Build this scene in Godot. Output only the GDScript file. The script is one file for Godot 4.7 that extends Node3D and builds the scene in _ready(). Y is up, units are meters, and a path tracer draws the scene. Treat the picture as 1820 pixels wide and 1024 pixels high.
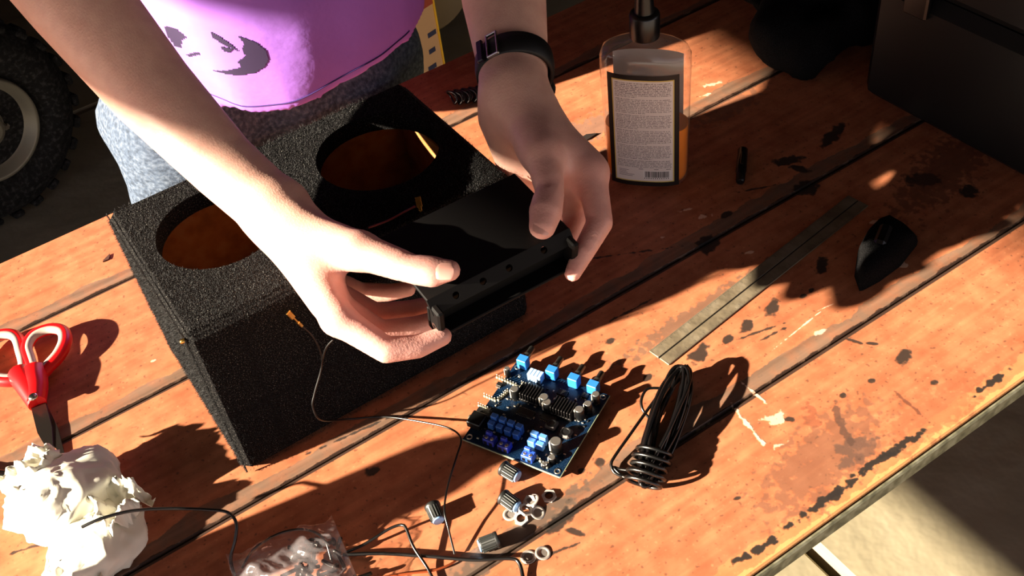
extends Node3D

var used := {}
var mats := {}
var rng := RandomNumberGenerator.new()
var fine := FastNoiseLite.new()

func _ready():
	rng.seed = 11
	# camera
	var cam = Camera3D.new(); cam.name = "camera"
	cam.fov = 30.08; cam.near = 0.02; cam.far = 60.0
	cam.transform = Transform3D(Basis(Vector3(0.82700, -0.10444, 0.55242), Vector3(0.45175, 0.70835, -0.54237), Vector3(-0.33466, 0.69809, 0.63298)), Vector3(0, 0.76, 0))
	add_child(cam); cam.current = true
	# sky, sun, exposure
	var we = WorldEnvironment.new(); we.name = "world_environment"
	var env = Environment.new()
	var sky = Sky.new(); var sm = ProceduralSkyMaterial.new()
	sm.sky_top_color = Color(0.24, 0.28, 0.36); sm.sky_horizon_color = Color(0.82, 0.76, 0.71)
	sm.ground_bottom_color = Color(0.22, 0.20, 0.19); sm.ground_horizon_color = Color(0.48, 0.46, 0.45)
	sm.sky_energy_multiplier = 2.0; sm.ground_energy_multiplier = 2.2; sm.sky_curve = 0.08
	sky.sky_material = sm
	env.background_mode = Environment.BG_SKY; env.sky = sky
	env.ambient_light_source = Environment.AMBIENT_SOURCE_SKY
	env.tonemap_mode = Environment.TONE_MAPPER_LINEAR; env.tonemap_exposure = 1.0
	env.sdfgi_enabled = true; env.ssao_enabled = true; env.ssil_enabled = true
	we.environment = env; add_child(we)
	var sun = DirectionalLight3D.new(); sun.name = "sun"
	sun.light_energy = 9.0; sun.light_color = Color(1.0, 0.94, 0.84); sun.light_angular_distance = 0.9
	sun.shadow_enabled = true
	var az := deg_to_rad(9.0); var el := deg_to_rad(21.5)
	var sdir := Vector3(cos(az) * cos(el), -sin(el), sin(az) * cos(el))
	sun.transform = Transform3D(Basis.looking_at(sdir, Vector3.UP), Vector3(-3, 3, -1))
	add_child(sun)
	fine.seed = 5; fine.frequency = 60.0; fine.fractal_octaves = 3
	build_setting()
	build_bench()
	build_speaker_box()
	build_person()
	build_panel()
	build_bottle()
	build_board()
	build_knobs_and_nuts()
	build_scissors()
	build_ruler()
	build_paper()
	build_cords()
	build_bag()
	build_dark_things()
	build_background()

# ---------------------------------------------------------------- helpers
func numbered(n: String) -> String:
	if not used.has(n):
		used[n] = 0
		return n
	used[n] += 1
	return "%s_%03d" % [n, used[n]]

func thing(called, label, category, at = Vector3.ZERO, turn = 0.0, group = "") -> Node3D:
	var o = Node3D.new(); o.name = numbered(called); add_child(o)
	o.position = at; o.rotation.y = turn
	tag(o, label, category, group)
	return o

func tag(o, label, category, group = "", kind = ""):
	o.set_meta("label", label); o.set_meta("category", category)
	if group: o.set_meta("group", group)
	if kind: o.set_meta("kind", kind)
	return o

func obj(called, st, m, parent = self) -> MeshInstance3D:
	var o = MeshInstance3D.new()
	o.mesh = st.commit() if st is SurfaceTool else st
	o.material_override = m
	o.name = numbered(called) if parent == self else called
	parent.add_child(o, true)
	return o

func struct(called, st, m, parent = self):
	var o = obj(called, st, m, parent)
	o.set_meta("kind", "structure")
	return o

func mb() -> SurfaceTool:
	var st = SurfaceTool.new(); st.begin(Mesh.PRIMITIVE_TRIANGLES)
	return st

func done(st: SurfaceTool) -> SurfaceTool:
	st.generate_normals()
	return st

func tri(st, a, b, c):
	if bench_uv:
		for v in [a, b, c]:
			st.set_uv(Vector2((v.x + 0.25) / 1.2, (v.z + 1.1) / 0.8)); st.add_vertex(v)
		return
	st.add_vertex(a); st.add_vertex(b); st.add_vertex(c)

func quad(st, a, b, c, d):   # a b c d run clockwise seen from outside
	st.add_vertex(a); st.add_vertex(b); st.add_vertex(c)
	st.add_vertex(a); st.add_vertex(c); st.add_vertex(d)

# triangle turned so that it faces away from point o
func otri(st, o, a, b, c):
	if (c - a).cross(b - a).dot(a + b + c - o * 3.0) < 0.0: tri(st, a, c, b)
	else: tri(st, a, b, c)

# chamfered box, t places its centre
func box(st, t: Transform3D, size: Vector3, bev := 0.001):
	st.set_smooth_group(-1)
	var h = size / 2.0; bev = min(bev, min(h.x, min(h.y, h.z)) * 0.95)
	var i = h - Vector3.ONE * bev
	var v = {}
	for sx in [-1, 1]:
		for sy in [-1, 1]:
			for sz in [-1, 1]:
				v[Vector4i(sx, sy, sz, 0)] = t * Vector3(sx * h.x, sy * i.y, sz * i.z)
				v[Vector4i(sx, sy, sz, 1)] = t * Vector3(sx * i.x, sy * h.y, sz * i.z)
				v[Vector4i(sx, sy, sz, 2)] = t * Vector3(sx * i.x, sy * i.y, sz * h.z)
	var o = t.origin
	for s in [-1, 1]:
		for q in [[0, Vector4i(s, -1, -1, 0), Vector4i(s, 1, -1, 0), Vector4i(s, 1, 1, 0), Vector4i(s, -1, 1, 0)], [1, Vector4i(-1, s, -1, 1), Vector4i(1, s, -1, 1), Vector4i(1, s, 1, 1), Vector4i(-1, s, 1, 1)], [2, Vector4i(-1, -1, s, 2), Vector4i(1, -1, s, 2), Vector4i(1, 1, s, 2), Vector4i(-1, 1, s, 2)]]:
			otri(st, o, v[q[1]], v[q[2]], v[q[3]]); otri(st, o, v[q[1]], v[q[3]], v[q[4]])
	for s in [-1, 1]:
		for r in [-1, 1]:
			for e in [[Vector4i(s, r, -1, 0), Vector4i(s, r, 1, 0), Vector4i(s, r, 1, 1), Vector4i(s, r, -1, 1)], [Vector4i(-1, s, r, 1), Vector4i(1, s, r, 1), Vector4i(1, s, r, 2), Vector4i(-1, s, r, 2)], [Vector4i(s, -1, r, 0), Vector4i(s, 1, r, 0), Vector4i(s, 1, r, 2), Vector4i(s, -1, r, 2)]]:
				otri(st, o, v[e[0]], v[e[1]], v[e[2]]); otri(st, o, v[e[0]], v[e[2]], v[e[3]])
			for q in [-1, 1]:
				otri(st, o, v[Vector4i(s, r, q, 0)], v[Vector4i(s, r, q, 1)], v[Vector4i(s, r, q, 2)])

func bx(st, c: Vector3, size: Vector3, bev := 0.001, turn := 0.0):
	box(st, Transform3D(Basis(Vector3.UP, turn), c), size, bev)

# smooth line through points
func curve(pts, step := 0.004) -> PackedVector3Array:
	var c = Curve3D.new()
	for i in pts.size():
		var a = pts[max(i - 1, 0)]; var b = pts[min(i + 1, pts.size() - 1)]
		var tn = (b - a) / 6.0
		c.add_point(pts[i], -tn, tn)
	c.bake_interval = step
	return c.get_baked_points()

# rings of points to a skin; each ring runs anticlockwise seen from its end
func skin_rings(st, rings, closed := true, caps := true):
	var n = rings[0].size()
	for i in rings.size() - 1:
		for j in (n if closed else n - 1):
			var k = (j + 1) % n
			quad(st, rings[i][j], rings[i + 1][j], rings[i + 1][k], rings[i][k])
	if caps:
		st.set_smooth_group(-1)
		for e in [0, rings.size() - 1]:
			var m = Vector3.ZERO
			for p in rings[e]: m += p / n
			for j in n:
				var k = (j + 1) % n
				if e == 0: tri(st, m, rings[e][j], rings[e][k])
				else: tri(st, m, rings[e][k], rings[e][j])

# tube along points; rad is a number or a function of 0..1; flat squeezes it vertically
func tube(st, pts, rad, sides := 8, caps := true, loop := false):
	st.set_smooth_group(0)
	var rings = []
	var up = Vector3(0.13, 0.95, 0.21).normalized()
	var n = pts.size()
	for i in n:
		var a = pts[(i - 1 + n) % n] if loop else pts[max(i - 1, 0)]
		var b = pts[(i + 1) % n] if loop else pts[min(i + 1, n - 1)]
		var d = (b - a).normalized()
		var x = up.cross(d)
		if x.length() < 0.01: x = Vector3(1, 0, 0.1).cross(d)
		x = x.normalized(); up = d.cross(x).normalized()
		var r = rad.call(float(i) / (n - 1)) if rad is Callable else rad
		var ring = []
		for j in sides:
			var t = TAU * j / sides
			ring.append(pts[i] + (x * cos(t) + up * sin(t)) * r)
		rings.append(ring)
	if loop: rings.append(rings[0])
	skin_rings(st, rings, true, caps and not loop)

# lathe about the y axis of t, profile of (radius, y) from bottom to top
func lathe(st, t: Transform3D, prof, seg := 24, smooth := true):
	st.set_smooth_group(0 if smooth else -1)
	var rings = []
	for p in prof:
		var ring = []
		for j in seg:
			var a = TAU * j / seg
			ring.append(t * Vector3(cos(a) * p.x, p.y, -sin(a) * p.x))
		rings.append(ring)
	var sg := 0
	for i in rings.size() - 1:
		if prof[i].is_equal_approx(prof[i + 1]):   # a repeated point makes a hard edge
			sg += 1
			if smooth: st.set_smooth_group(sg)
			continue
		for j in seg:
			var k = (j + 1) % seg
			quad(st, rings[i][j], rings[i + 1][j], rings[i + 1][k], rings[i][k])
	st.set_smooth_group(-1)
	for e in [0, rings.size() - 1]:
		if prof[e].x < 1e-5: continue
		var m = t * Vector3(0, prof[e].y, 0)
		for j in seg:
			var k = (j + 1) % seg
			if e == 0: tri(st, m, rings[e][j], rings[e][k])
			else: tri(st, m, rings[e][k], rings[e][j])

# flat outline in x/z raised from y0 to y1 (placed by t)
func prism(st, t: Transform3D, poly: PackedVector2Array, y0, y1):
	st.set_smooth_group(-1)
	if Geometry2D.is_polygon_clockwise(poly): poly.reverse()
	var idx = Geometry2D.triangulate_polygon(poly)
	var up = t.basis.y
	for i in range(0, idx.size(), 3):
		for y in [y0, y1]:
			var a = t * Vector3(poly[idx[i]].x, y, poly[idx[i]].y); var b = t * Vector3(poly[idx[i + 1]].x, y, poly[idx[i + 1]].y); var c = t * Vector3(poly[idx[i + 2]].x, y, poly[idx[i + 2]].y)
			if ((c - a).cross(b - a).dot(up) > 0) == (y == y1): tri(st, a, b, c)
			else: tri(st, a, c, b)
	var n = poly.size()
	for j in n:
		var p = poly[j]; var q = poly[(j + 1) % n]
		var a = t * Vector3(p.x, y0, p.y); var b = t * Vector3(q.x, y0, q.y); var c = t * Vector3(q.x, y1, q.y); var d = t * Vector3(p.x, y1, p.y)
		var outw = t.basis * Vector3(q.y - p.y, 0, p.x - q.x)
		if Geometry2D.is_polygon_clockwise(poly): outw = -outw
		if (c - a).cross(b - a).dot(outw) > 0: quad(st, a, b, c, d)
		else: quad(st, a, d, c, b)

func basis_from(dir: Vector3, up := Vector3.UP) -> Basis:   # y along dir
	var y = dir.normalized()
	var x = y.cross(up)
	if x.length() < 0.01: x = y.cross(Vector3(1, 0, 0.2))
	x = x.normalized()
	return Basis(x, y, x.cross(y))

# ------------------------------------------------ smooth bodies from bones
# groups: [k, [a, b, ra, rb], [a, b, ra, rb, squash_axis, squash] ...]; cut: function of a point, more than 0 is cut away
func flesh(st, groups, cell, tint = null, cut = null, bump = null):
	var lo = Vector3.ONE * 1e6; var hi = -lo
	for g in groups:
		for i in range(1, g.size()):
			var r = max(g[i][2], g[i][3]) + cell * 2.0 + g[0] * 0.3
			for p in [g[i][0], g[i][1]]:
				lo = lo.min(p - Vector3.ONE * r); hi = hi.max(p + Vector3.ONE * r)
	var nx = int((hi.x - lo.x) / cell) + 2; var ny = int((hi.y - lo.y) / cell) + 2; var nz = int((hi.z - lo.z) / cell) + 2
	var F = PackedFloat32Array(); F.resize(nx * ny * nz); F.fill(1.0)
	var G = PackedFloat32Array(); G.resize(nx * ny * nz); G.fill(1.0)
	for g in groups:
		var k: float = g[0]
		var touched = {}
		for i in range(1, g.size()):
			var b = g[i]
			var pa: Vector3 = b[0]; var ba: Vector3 = b[1] - b[0]
			var ra: float = b[2]; var dr: float = b[3] - b[2]
			var bb: float = max(ba.length_squared(), 1e-9)
			var m: float = max(b[2], b[3]) + cell * 2.5 + k
			var l = (pa.min(b[1]) - Vector3.ONE * m - lo) / cell; var h = (pa.max(b[1]) + Vector3.ONE * m - lo) / cell
			var flat: bool = b.size() > 4
			var ax: Vector3 = b[4] if flat else Vector3.UP
			var sq: float = (1.0 / b[5] - 1.0) if flat else 0.0
			for z in range(max(0, int(l.z)), min(nz, int(h.z) + 2)):
				for y in range(max(0, int(l.y)), min(ny, int(h.y) + 2)):
					var row: int = (z * ny + y) * nx
					for x in range(max(0, int(l.x)), min(nx, int(h.x) + 2)):
						var v: Vector3 = lo + Vector3(x, y, z) * cell - pa
						var t := clampf(v.dot(ba) / bb, 0.0, 1.0)
						v -= ba * t
						if flat: v += ax * (ax.dot(v) * sq)
						var d: float = v.length() - ra - dr * t
						if d < m and d < G[row + x]:
							G[row + x] = d
							touched[row + x] = true
		for q in touched:
			var d = G[q]; var e = F[q]
			var w = maxf(k - absf(d - e), 0.0)
			F[q] = minf(d, e) - (w * w / (4.0 * k) if k > 0.0 else 0.0)
			G[q] = 1.0
	if cut != null or bump != null:
		for z in nz:
			for y in ny:
				for x in nx:
					var q = (z * ny + y) * nx + x
					if F[q] < 0.04:
						var p = lo + Vector3(x, y, z) * cell
						if bump != null: F[q] += bump.call(p)
						if cut != null: F[q] = maxf(F[q], cut.call(p))
	var id = PackedInt32Array(); id.resize(nx * ny * nz); id.fill(-1)
	var V = PackedVector3Array()
	var off = [0, 1, nx, nx + 1, nx * ny, nx * ny + 1, nx * ny + nx, nx * ny + nx + 1]
	var edges = [[0, 1], [2, 3], [4, 5], [6, 7], [0, 2], [1, 3], [4, 6], [5, 7], [0, 4], [1, 5], [2, 6], [3, 7]]
	for z in nz - 1:
		for y in ny - 1:
			for x in nx - 1:
				var q: int = (z * ny + y) * nx + x
				if F[q] > cell * 2.0: continue
				var neg := 0
				for o in off:
					if F[q + o] < 0.0: neg += 1
				if neg == 0 or neg == 8: continue
				var s := Vector3.ZERO; var n := 0
				for e in edges:
					var fa = F[q + off[e[0]]]; var fb = F[q + off[e[1]]]
					if (fa < 0.0) != (fb < 0.0):
						var t = fa / (fa - fb)
						var A = Vector3(e[0] & 1, (e[0] >> 1) & 1, e[0] >> 2); var B = Vector3(e[1] & 1, (e[1] >> 1) & 1, e[1] >> 2)
						s += A.lerp(B, t); n += 1
				id[q] = V.size()
				V.append(lo + (Vector3(x, y, z) + s / n) * cell)
	st.set_smooth_group(0)
	var sx = 1; var sy = nx; var sz = nx * ny
	for z in range(1, nz - 1):
		for y in range(1, ny - 1):
			for x in range(1, nx - 1):
				var q: int = (z * ny + y) * nx + x
				var f0 = F[q]
				if absf(f0) > cell * 3.0: continue
				for ax in [[sx, sy, sz], [sy, sz, sx], [sz, sx, sy]]:
					var f1 = F[q + ax[0]]
					if (f0 < 0.0) == (f1 < 0.0): continue
					var a = id[q]; var b = id[q - ax[1]]; var c = id[q - ax[1] - ax[2]]; var d = id[q - ax[2]]
					if a < 0 or b < 0 or c < 0 or d < 0: continue
					var L = [a, b, c, a, c, d] if f0 >= 0.0 else [a, c, b, a, d, c]
					for i in L:
						if tint != null: st.set_color(tint.call(V[i]))
						st.add_vertex(V[i])

# ---------------------------------------------------------------- materials
func noise_tex(freq, size := 512, ramp = null, normal := false, strength := 4.0, kind := FastNoiseLite.TYPE_SIMPLEX_SMOOTH, sd := 1, oct := 4) -> NoiseTexture2D:
	var n = FastNoiseLite.new(); n.noise_type = kind; n.frequency = freq; n.seed = sd; n.fractal_octaves = oct
	var t = NoiseTexture2D.new(); t.width = size; t.height = size; t.seamless = true; t.noise = n
	if normal:
		t.as_normal_map = true; t.bump_strength = strength
	elif ramp != null:
		var g = Gradient.new(); g.offsets = ramp[0]; g.colors = ramp[1]; t.color_ramp = g
	return t

func mat(key: String, col: Color, rough := 0.6, metal := 0.0, spec := 0.5) -> StandardMaterial3D:
	if mats.has(key): return mats[key]
	var m = StandardMaterial3D.new(); m.albedo_color = col; m.roughness = rough; m.metallic = metal; m.metallic_specular = spec
	m.resource_name = key
	mats[key] = m
	return m

func rough_mat(key, col, rough, freq, amount, scale, bump := 0.0, spec := 0.4) -> StandardMaterial3D:   # mottled colour, optional relief
	if mats.has(key): return mats[key]
	var m = mat(key, Color.WHITE, rough, 0.0, spec)
	var d = col.darkened(amount); var l = col.lightened(amount * 0.6)
	m.albedo_texture = noise_tex(freq, 512, [PackedFloat32Array([0.2, 0.5, 0.8]), PackedColorArray([d, col, l])], false, 0, FastNoiseLite.TYPE_SIMPLEX_SMOOTH, key.hash() % 1000)
	m.uv1_triplanar = true; m.uv1_world_triplanar = true; m.uv1_scale = Vector3.ONE * scale
	if bump > 0.0:
		m.normal_enabled = true; m.normal_texture = noise_tex(freq * 2.0, 512, null, true, 6.0); m.normal_scale = bump
	return m

func clear_mat(key, col: Color, rough := 0.05) -> StandardMaterial3D:
	if mats.has(key): return mats[key]
	var m = mat(key, col, rough)
	m.transparency = BaseMaterial3D.TRANSPARENCY_ALPHA; m.cull_mode = BaseMaterial3D.CULL_DISABLED
	return m

# ---------------------------------------------------------------- setting
const FLOOR := -0.9

func build_setting():
	var conc = rough_mat("concrete", Color(0.57, 0.53, 0.43), 0.85, 0.012, 0.06, 0.9, 0.15)
	var f = mb(); bx(f, Vector3(0.0, FLOOR - 0.12, 0.0), Vector3(24, 0.1, 22), 0.002)
	var fl = struct("floor", done(f), mat("driveway", Color(0.78, 0.74, 0.72), 0.95))
	var xs = [-3.4, -2.3, -1.2, -0.255, 0.845, 1.945, 3.0, 4.1]
	var zs = [-4.7, -3.6, -2.9, -1.6, -0.2, 1.0, 2.2, 3.1]
	for i in xs.size() - 1:
		for j in zs.size() - 1:
			var s = mb()
			var w = xs[i + 1] - xs[i] - 0.018; var d = zs[j + 1] - zs[j] - 0.018
			var dy = rng.randf_range(-0.006, 0.006) if j != 3 else [0.0, 0.0, 0.0, -0.012, 0.004, 0.0, 0.0][i]
			bx(s, Vector3((xs[i] + xs[i + 1]) / 2, FLOOR - 0.035 + dy, (zs[j] + zs[j + 1]) / 2), Vector3(w, 0.07, d), 0.006)
			obj("slab", done(s), conc, fl)
	var wallm = rough_mat("garage_wall", Color(0.22, 0.19, 0.17), 0.9, 0.02, 0.15, 1.0)
	var w1 = mb(); bx(w1, Vector3(0.8, 0.55, -4.2), Vector3(5.2, 3.0, 0.12), 0.01)
	struct("wall_back", done(w1), wallm)
	var w2 = mb(); bx(w2, Vector3(3.2, 0.55, -1.6), Vector3(0.12, 3.0, 5.1), 0.01)
	struct("wall_right", done(w2), wallm)
	var w3 = mb(); bx(w3, Vector3(-1.66, 0.55, -3.1), Vector3(0.12, 3.0, 2.3), 0.01)
	struct("wall_left", done(w3), wallm)
	var w4 = mb(); bx(w4, Vector3(0.75, 1.76, 2.79), Vector3(4.9, 0.58, 0.12), 0.01)
	struct("wall_front", done(w4), wallm)
	# the big door on the sunny side is rolled up only as far as head height
	var dr = mat("door_panel", Color(0.62, 0.60, 0.56), 0.6)
	var d1 = mb(); bx(d1, Vector3(-1.63, 1.15, -0.1), Vector3(0.04, 0.36, 3.7), 0.006); d1 = struct("door_1", done(d1), dr)
	for k in 2:
		var dp = mb(); bx(dp, Vector3(-1.63, 1.52 + k * 0.37, -0.1), Vector3(0.04, 0.36, 3.7), 0.006)
		obj("door_section", done(dp), dr, d1)
	var c = mb(); bx(c, Vector3(0.75, 2.1, -0.7), Vector3(5.0, 0.1, 7.1), 0.01)
	struct("ceiling", done(c), wallm)

# ---------------------------------------------------------------- bench
var bench_uv := false

func blot(im: Image, c: Vector2, rx: float, rz: float, turn: float, col: Color, a: float, rag := 0.5):
	var s := 2048.0 / 1.2
	var m: float = max(rx, rz) * 1.5
	var n = FastNoiseLite.new(); n.seed = int(c.x * 9000.0) + int(c.y * 7000.0); n.frequency = 0.05; n.fractal_octaves = 4
	for y in range(max(0, int((c.y + 1.1 - m) * s)), min(1365, int((c.y + 1.1 + m) * s))):
		for x in range(max(0, int((c.x + 0.25 - m) * s)), min(2048, int((c.x + 0.25 + m) * s))):
			var d = Vector2(x / s - 0.25 - c.x, y / s - 1.1 - c.y).rotated(-turn)
			var r = sqrt((d.x / rx) * (d.x / rx) + (d.y / rz) * (d.y / rz)) + n.get_noise_2d(x, y) * rag
			var w = clampf((1.0 - r) * 4.0, 0.0, 1.0) * a
			if w > 0.0:
				im.set_pixel(x, y, im.get_pixel(x, y).lerp(col, w))

func streak(im: Image, a: Vector2, b: Vector2, wd: float, col: Color, al: float, rag := 1.3):
	blot(im, (a + b) / 2, a.distance_to(b) / 2, wd, (b - a).angle(), col, al, rag)

func bench_top_image() -> Image:
	var W := 2048; var Hh := 1365
	var mk = func(fr, sd, w, oc):
		var n = FastNoiseLite.new(); n.seed = sd; n.frequency = fr; n.fractal_octaves = oc; n.noise_type = FastNoiseLite.TYPE_SIMPLEX_SMOOTH
		var i = n.get_image(w, Hh, false, false, false); i.resize(W, Hh); i.convert(Image.FORMAT_L8)
		return i.get_data()
	var low = mk.call(0.004, 3, W, 3)
	var mid = mk.call(0.02, 8, W, 5)
	var spk = mk.call(0.09, 21, W, 2)
	var gra = mk.call(0.05, 14, 110, 4)
	var out = PackedByteArray(); out.resize(W * Hh * 3)
	var joints = [-0.97, -0.792, -0.614, -0.437]
	var dk := Vector3(150, 84, 56); var lt := Vector3(190, 122, 86)
	var grey := Vector3(112, 92, 78); var grime := Vector3(46, 36, 31)
	for y in Hh:
		var z := y / (W / 1.2) - 1.1
		var jd := 9.0
		for j in joints:
			if z <= j + 0.004 and j - z < jd: jd = j - z
		for x in W:
			var q := y * W + x
			var l: float = low[q] / 255.0; var m: float = mid[q] / 255.0; var s: float = spk[q] / 255.0; var g: float = gra[q] / 255.0
			var c := dk.lerp(lt, clampf(l * 0.5 + m * 0.9 - 0.15, 0.0, 1.0))
			c *= 0.86 + g * 0.26
			if s > 0.77: c = c.lerp(grime, clampf((s - 0.77) * 5.0, 0.0, 0.4))
			elif s < 0.25: c = c.lerp(Vector3(225, 160, 115), (0.25 - s) * 2.0)
			if jd < 0.03:
				var e := jd + (m - 0.5) * 0.007
				if e < 0.0028: c = c.lerp(grime, 0.85)
				elif e < 0.0185 + (l - 0.5) * 0.02: c = c.lerp(grey * (0.75 + g * 0.4), clampf(0.25 + m * 0.9, 0.0, 0.85))
			var ez := z + 0.304 + (m - 0.5) * 0.01
			if ez > -0.006: c = c.lerp(Vector3(226, 168, 104), 0.6)
			elif ez > -0.02: c = c.lerp(Vector3(205, 140, 86), 0.35)
			var o := q * 3
			out[o] = int(clampf(c.x, 0, 255)); out[o + 1] = int(clampf(c.y, 0, 255)); out[o + 2] = int(clampf(c.z, 0, 255))
	var im = Image.create_from_data(W, Hh, false, Image.FORMAT_RGB8, out)
	var black := Color(0.16, 0.14, 0.13); var brown := Color(0.36, 0.22, 0.17); var pale := Color(0.93, 0.80, 0.70)
	for b in [[Vector2(0.5433, -0.5041), 0.014, 0.006, -0.5], [Vector2(0.5080, -0.5025), 0.010, 0.006, -0.5], [Vector2(0.4839, -0.5007), 0.009, 0.004, -0.4], [Vector2(0.4512, -0.5035), 0.014, 0.008, -0.3], [Vector2(0.5916, -0.3859), 0.012, 0.006, -0.3], [Vector2(0.5890, -0.4989), 0.004, 0.003, 0.0], [Vector2(0.5773, -0.4976), 0.004, 0.003, 0.0], [Vector2(0.5482, -0.3841), 0.0035, 0.003, 0.0], [Vector2(0.5166, -0.3878), 0.0035, 0.003, 0.0], [Vector2(0.5887, -0.3490), 0.004, 0.003, 0.0], [Vector2(0.4620, -0.3967), 0.005, 0.003, 0.6], [Vector2(0.3037, -0.4622), 0.0055, 0.005, 0.0], [Vector2(0.2870, -0.4648), 0.004, 0.003, 0.0], [Vector2(0.3962, -0.5117), 0.006, 0.004, 0.0], [Vector2(0.3966, -0.5691), 0.0045, 0.004, 0.0], [Vector2(0.1404, -0.5780), 0.008, 0.005, 0.2], [Vector2(0.2428, -0.4356), 0.018, 0.008, -0.2], [Vector2(0.2457, -0.4197), 0.009, 0.003, 1.0], [Vector2(0.7133, -0.6591), 0.020, 0.008, 0.4], [Vector2(0.7120, -0.6405), 0.012, 0.006, 1.2], [Vector2(0.6928, -0.6126), 0.016, 0.012, 0.2], [Vector2(0.5556, -0.6177), 0.010, 0.007, 0.0], [Vector2(0.5572, -0.6108), 0.016, 0.01, -0.4], [Vector2(0.6222, -0.5177), 0.014, 0.006, -0.6], [Vector2(0.7946, -0.5426), 0.02, 0.012, 0.6], [Vector2(0.8144, -0.5007), 0.012, 0.01, 0.0], [Vector2(0.7823, -0.6595), 0.03, 0.008, -0.3], [Vector2(0.6012, -0.6344), 0.008, 0.005, 0.0], [Vector2(0.2597, -0.4469), 0.004, 0.002, 0.0], [Vector2(0.3716, -0.3636), 0.004, 0.002, 0.2], [Vector2(0.5819, -0.4142), 0.006, 0.002, 0.8], [Vector2(0.0409, -1.0183), 0.004, 0.002, 0.3]]:
		blot(im, b[0], b[1], b[2], b[3], black, 0.85)
	blot(im, Vector2(0.4533, -0.3500), 0.075, 0.03, -0.15, Color(0.42, 0.29, 0.23), 0.55, 0.9)
	blot(im, Vector2(0.4814, -0.3390), 0.02, 0.014, 0.0, Color(0.30, 0.24, 0.22), 0.6, 0.9)
	blot(im, Vector2(0.5638, -0.3275), 0.06, 0.02, -0.05, Color(0.55, 0.32, 0.22), 0.45, 0.9)
	blot(im, Vector2(0.5930, -0.8508), 0.08, 0.022, 0.1, Color(0.48, 0.40, 0.36), 0.6, 0.9)
	blot(im, Vector2(0.7306, -0.7794), 0.05, 0.02, 0.0, Color(0.45, 0.33, 0.27), 0.5, 0.9)
	blot(im, Vector2(0.8263, -0.5401), 0.10, 0.03, -0.2, Color(0.35, 0.22, 0.17), 0.5, 0.9)
	streak(im, Vector2(0.5038, -0.3866), Vector2(0.4796, -0.3405), 0.004, Color(0.30, 0.22, 0.19), 0.7)
	streak(im, Vector2(0.4869, -0.3968), Vector2(0.4672, -0.3730), 0.006, Color(0.50, 0.28, 0.20), 0.6)
	streak(im, Vector2(0.5545, -0.3640), Vector2(0.5518, -0.3291), 0.0015, brown, 0.7)
	for s in [[Vector2(0.3275, -0.3214), Vector2(0.3430, -0.3190)], [Vector2(0.3447, -0.3177), Vector2(0.3744, -0.3175)], [Vector2(0.3851, -0.3191), Vector2(0.4604, -0.3191)], [Vector2(0.4267, -0.3173), Vector2(0.4452, -0.3168)], [Vector2(0.4663, -0.3216), Vector2(0.5393, -0.3182)], [Vector2(0.6030, -0.3186), Vector2(0.6464, -0.3183)], [Vector2(0.4894, -0.3217), Vector2(0.5102, -0.3163)]]:
		streak(im, s[0], s[1], 0.0035, black, 0.95, 1.1)
	for s in [[Vector2(0.4334, -0.4355), Vector2(0.4254, -0.3892), 0.0022], [Vector2(0.4583, -0.4504), Vector2(0.4591, -0.4223), 0.0016], [Vector2(0.5786, -0.4730), Vector2(0.5163, -0.4660), 0.0008], [Vector2(0.5912, -0.4723), Vector2(0.5735, -0.4753), 0.0007]]:
		streak(im, s[0], s[1], s[2], pale, 0.9, 1.2)
	for b in [[Vector2(0.4518, -0.4047), 0.010, 0.006], [Vector2(0.5768, -0.6674), 0.007, 0.002], [Vector2(0.5816, -0.6477), 0.008, 0.003], [Vector2(0.5271, -0.6510), 0.004, 0.0015], [Vector2(0.4373, -0.3813), 0.006, 0.003], [Vector2(0.5772, -0.5772), 0.006, 0.002], [Vector2(0.6805, -0.4666), 0.006, 0.003], [Vector2(0.5550, -0.4545), 0.006, 0.002], [Vector2(0.7491, -0.8254), 0.012, 0.003], [Vector2(0.7262, -0.8144), 0.008, 0.002], [Vector2(0.7055, -0.5297), 0.005, 0.002], [Vector2(0.0563, -0.8630), 0.003, 0.002], [Vector2(0.0306, -0.8346), 0.003, 0.0012]]:
		blot(im, b[0], b[1], b[2], 0.3, pale, 0.75, 1.4)
	for s in [[Vector2(0.4793, -0.4979), Vector2(0.5367, -0.4836)], [Vector2(0.4136, -0.5896), Vector2(0.4643, -0.5874)], [Vector2(0.4993, -0.4816), Vector2(0.5382, -0.4777)], [Vector2(0.5676, -0.4350), Vector2(0.5774, -0.4134)], [Vector2(0.1106, -0.6309), Vector2(0.1819, -0.6218)], [Vector2(0.3746, -0.7149), Vector2(0.5238, -0.6334)], [Vector2(0.6406, -0.6517), Vector2(0.6694, -0.6392)], [Vector2(-0.0937, -0.6703), Vector2(-0.0433, -0.6528)], [Vector2(-0.1599, -0.7000), Vector2(-0.1092, -0.6857)], [Vector2(0.2001, -0.4186), Vector2(0.2483, -0.4078)]]:
		streak(im, s[0], s[1], 0.0012, black, 0.8, 1.4)
	blot(im, Vector2(0.1956, -0.4449), 0.09, 0.010, -0.10, Color(0.36, 0.30, 0.26), 0.8, 0.9)
	blot(im, Vector2(0.4789, -0.5456), 0.10, 0.010, -0.05, Color(0.36, 0.30, 0.26), 0.6, 0.9)
	return im

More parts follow.
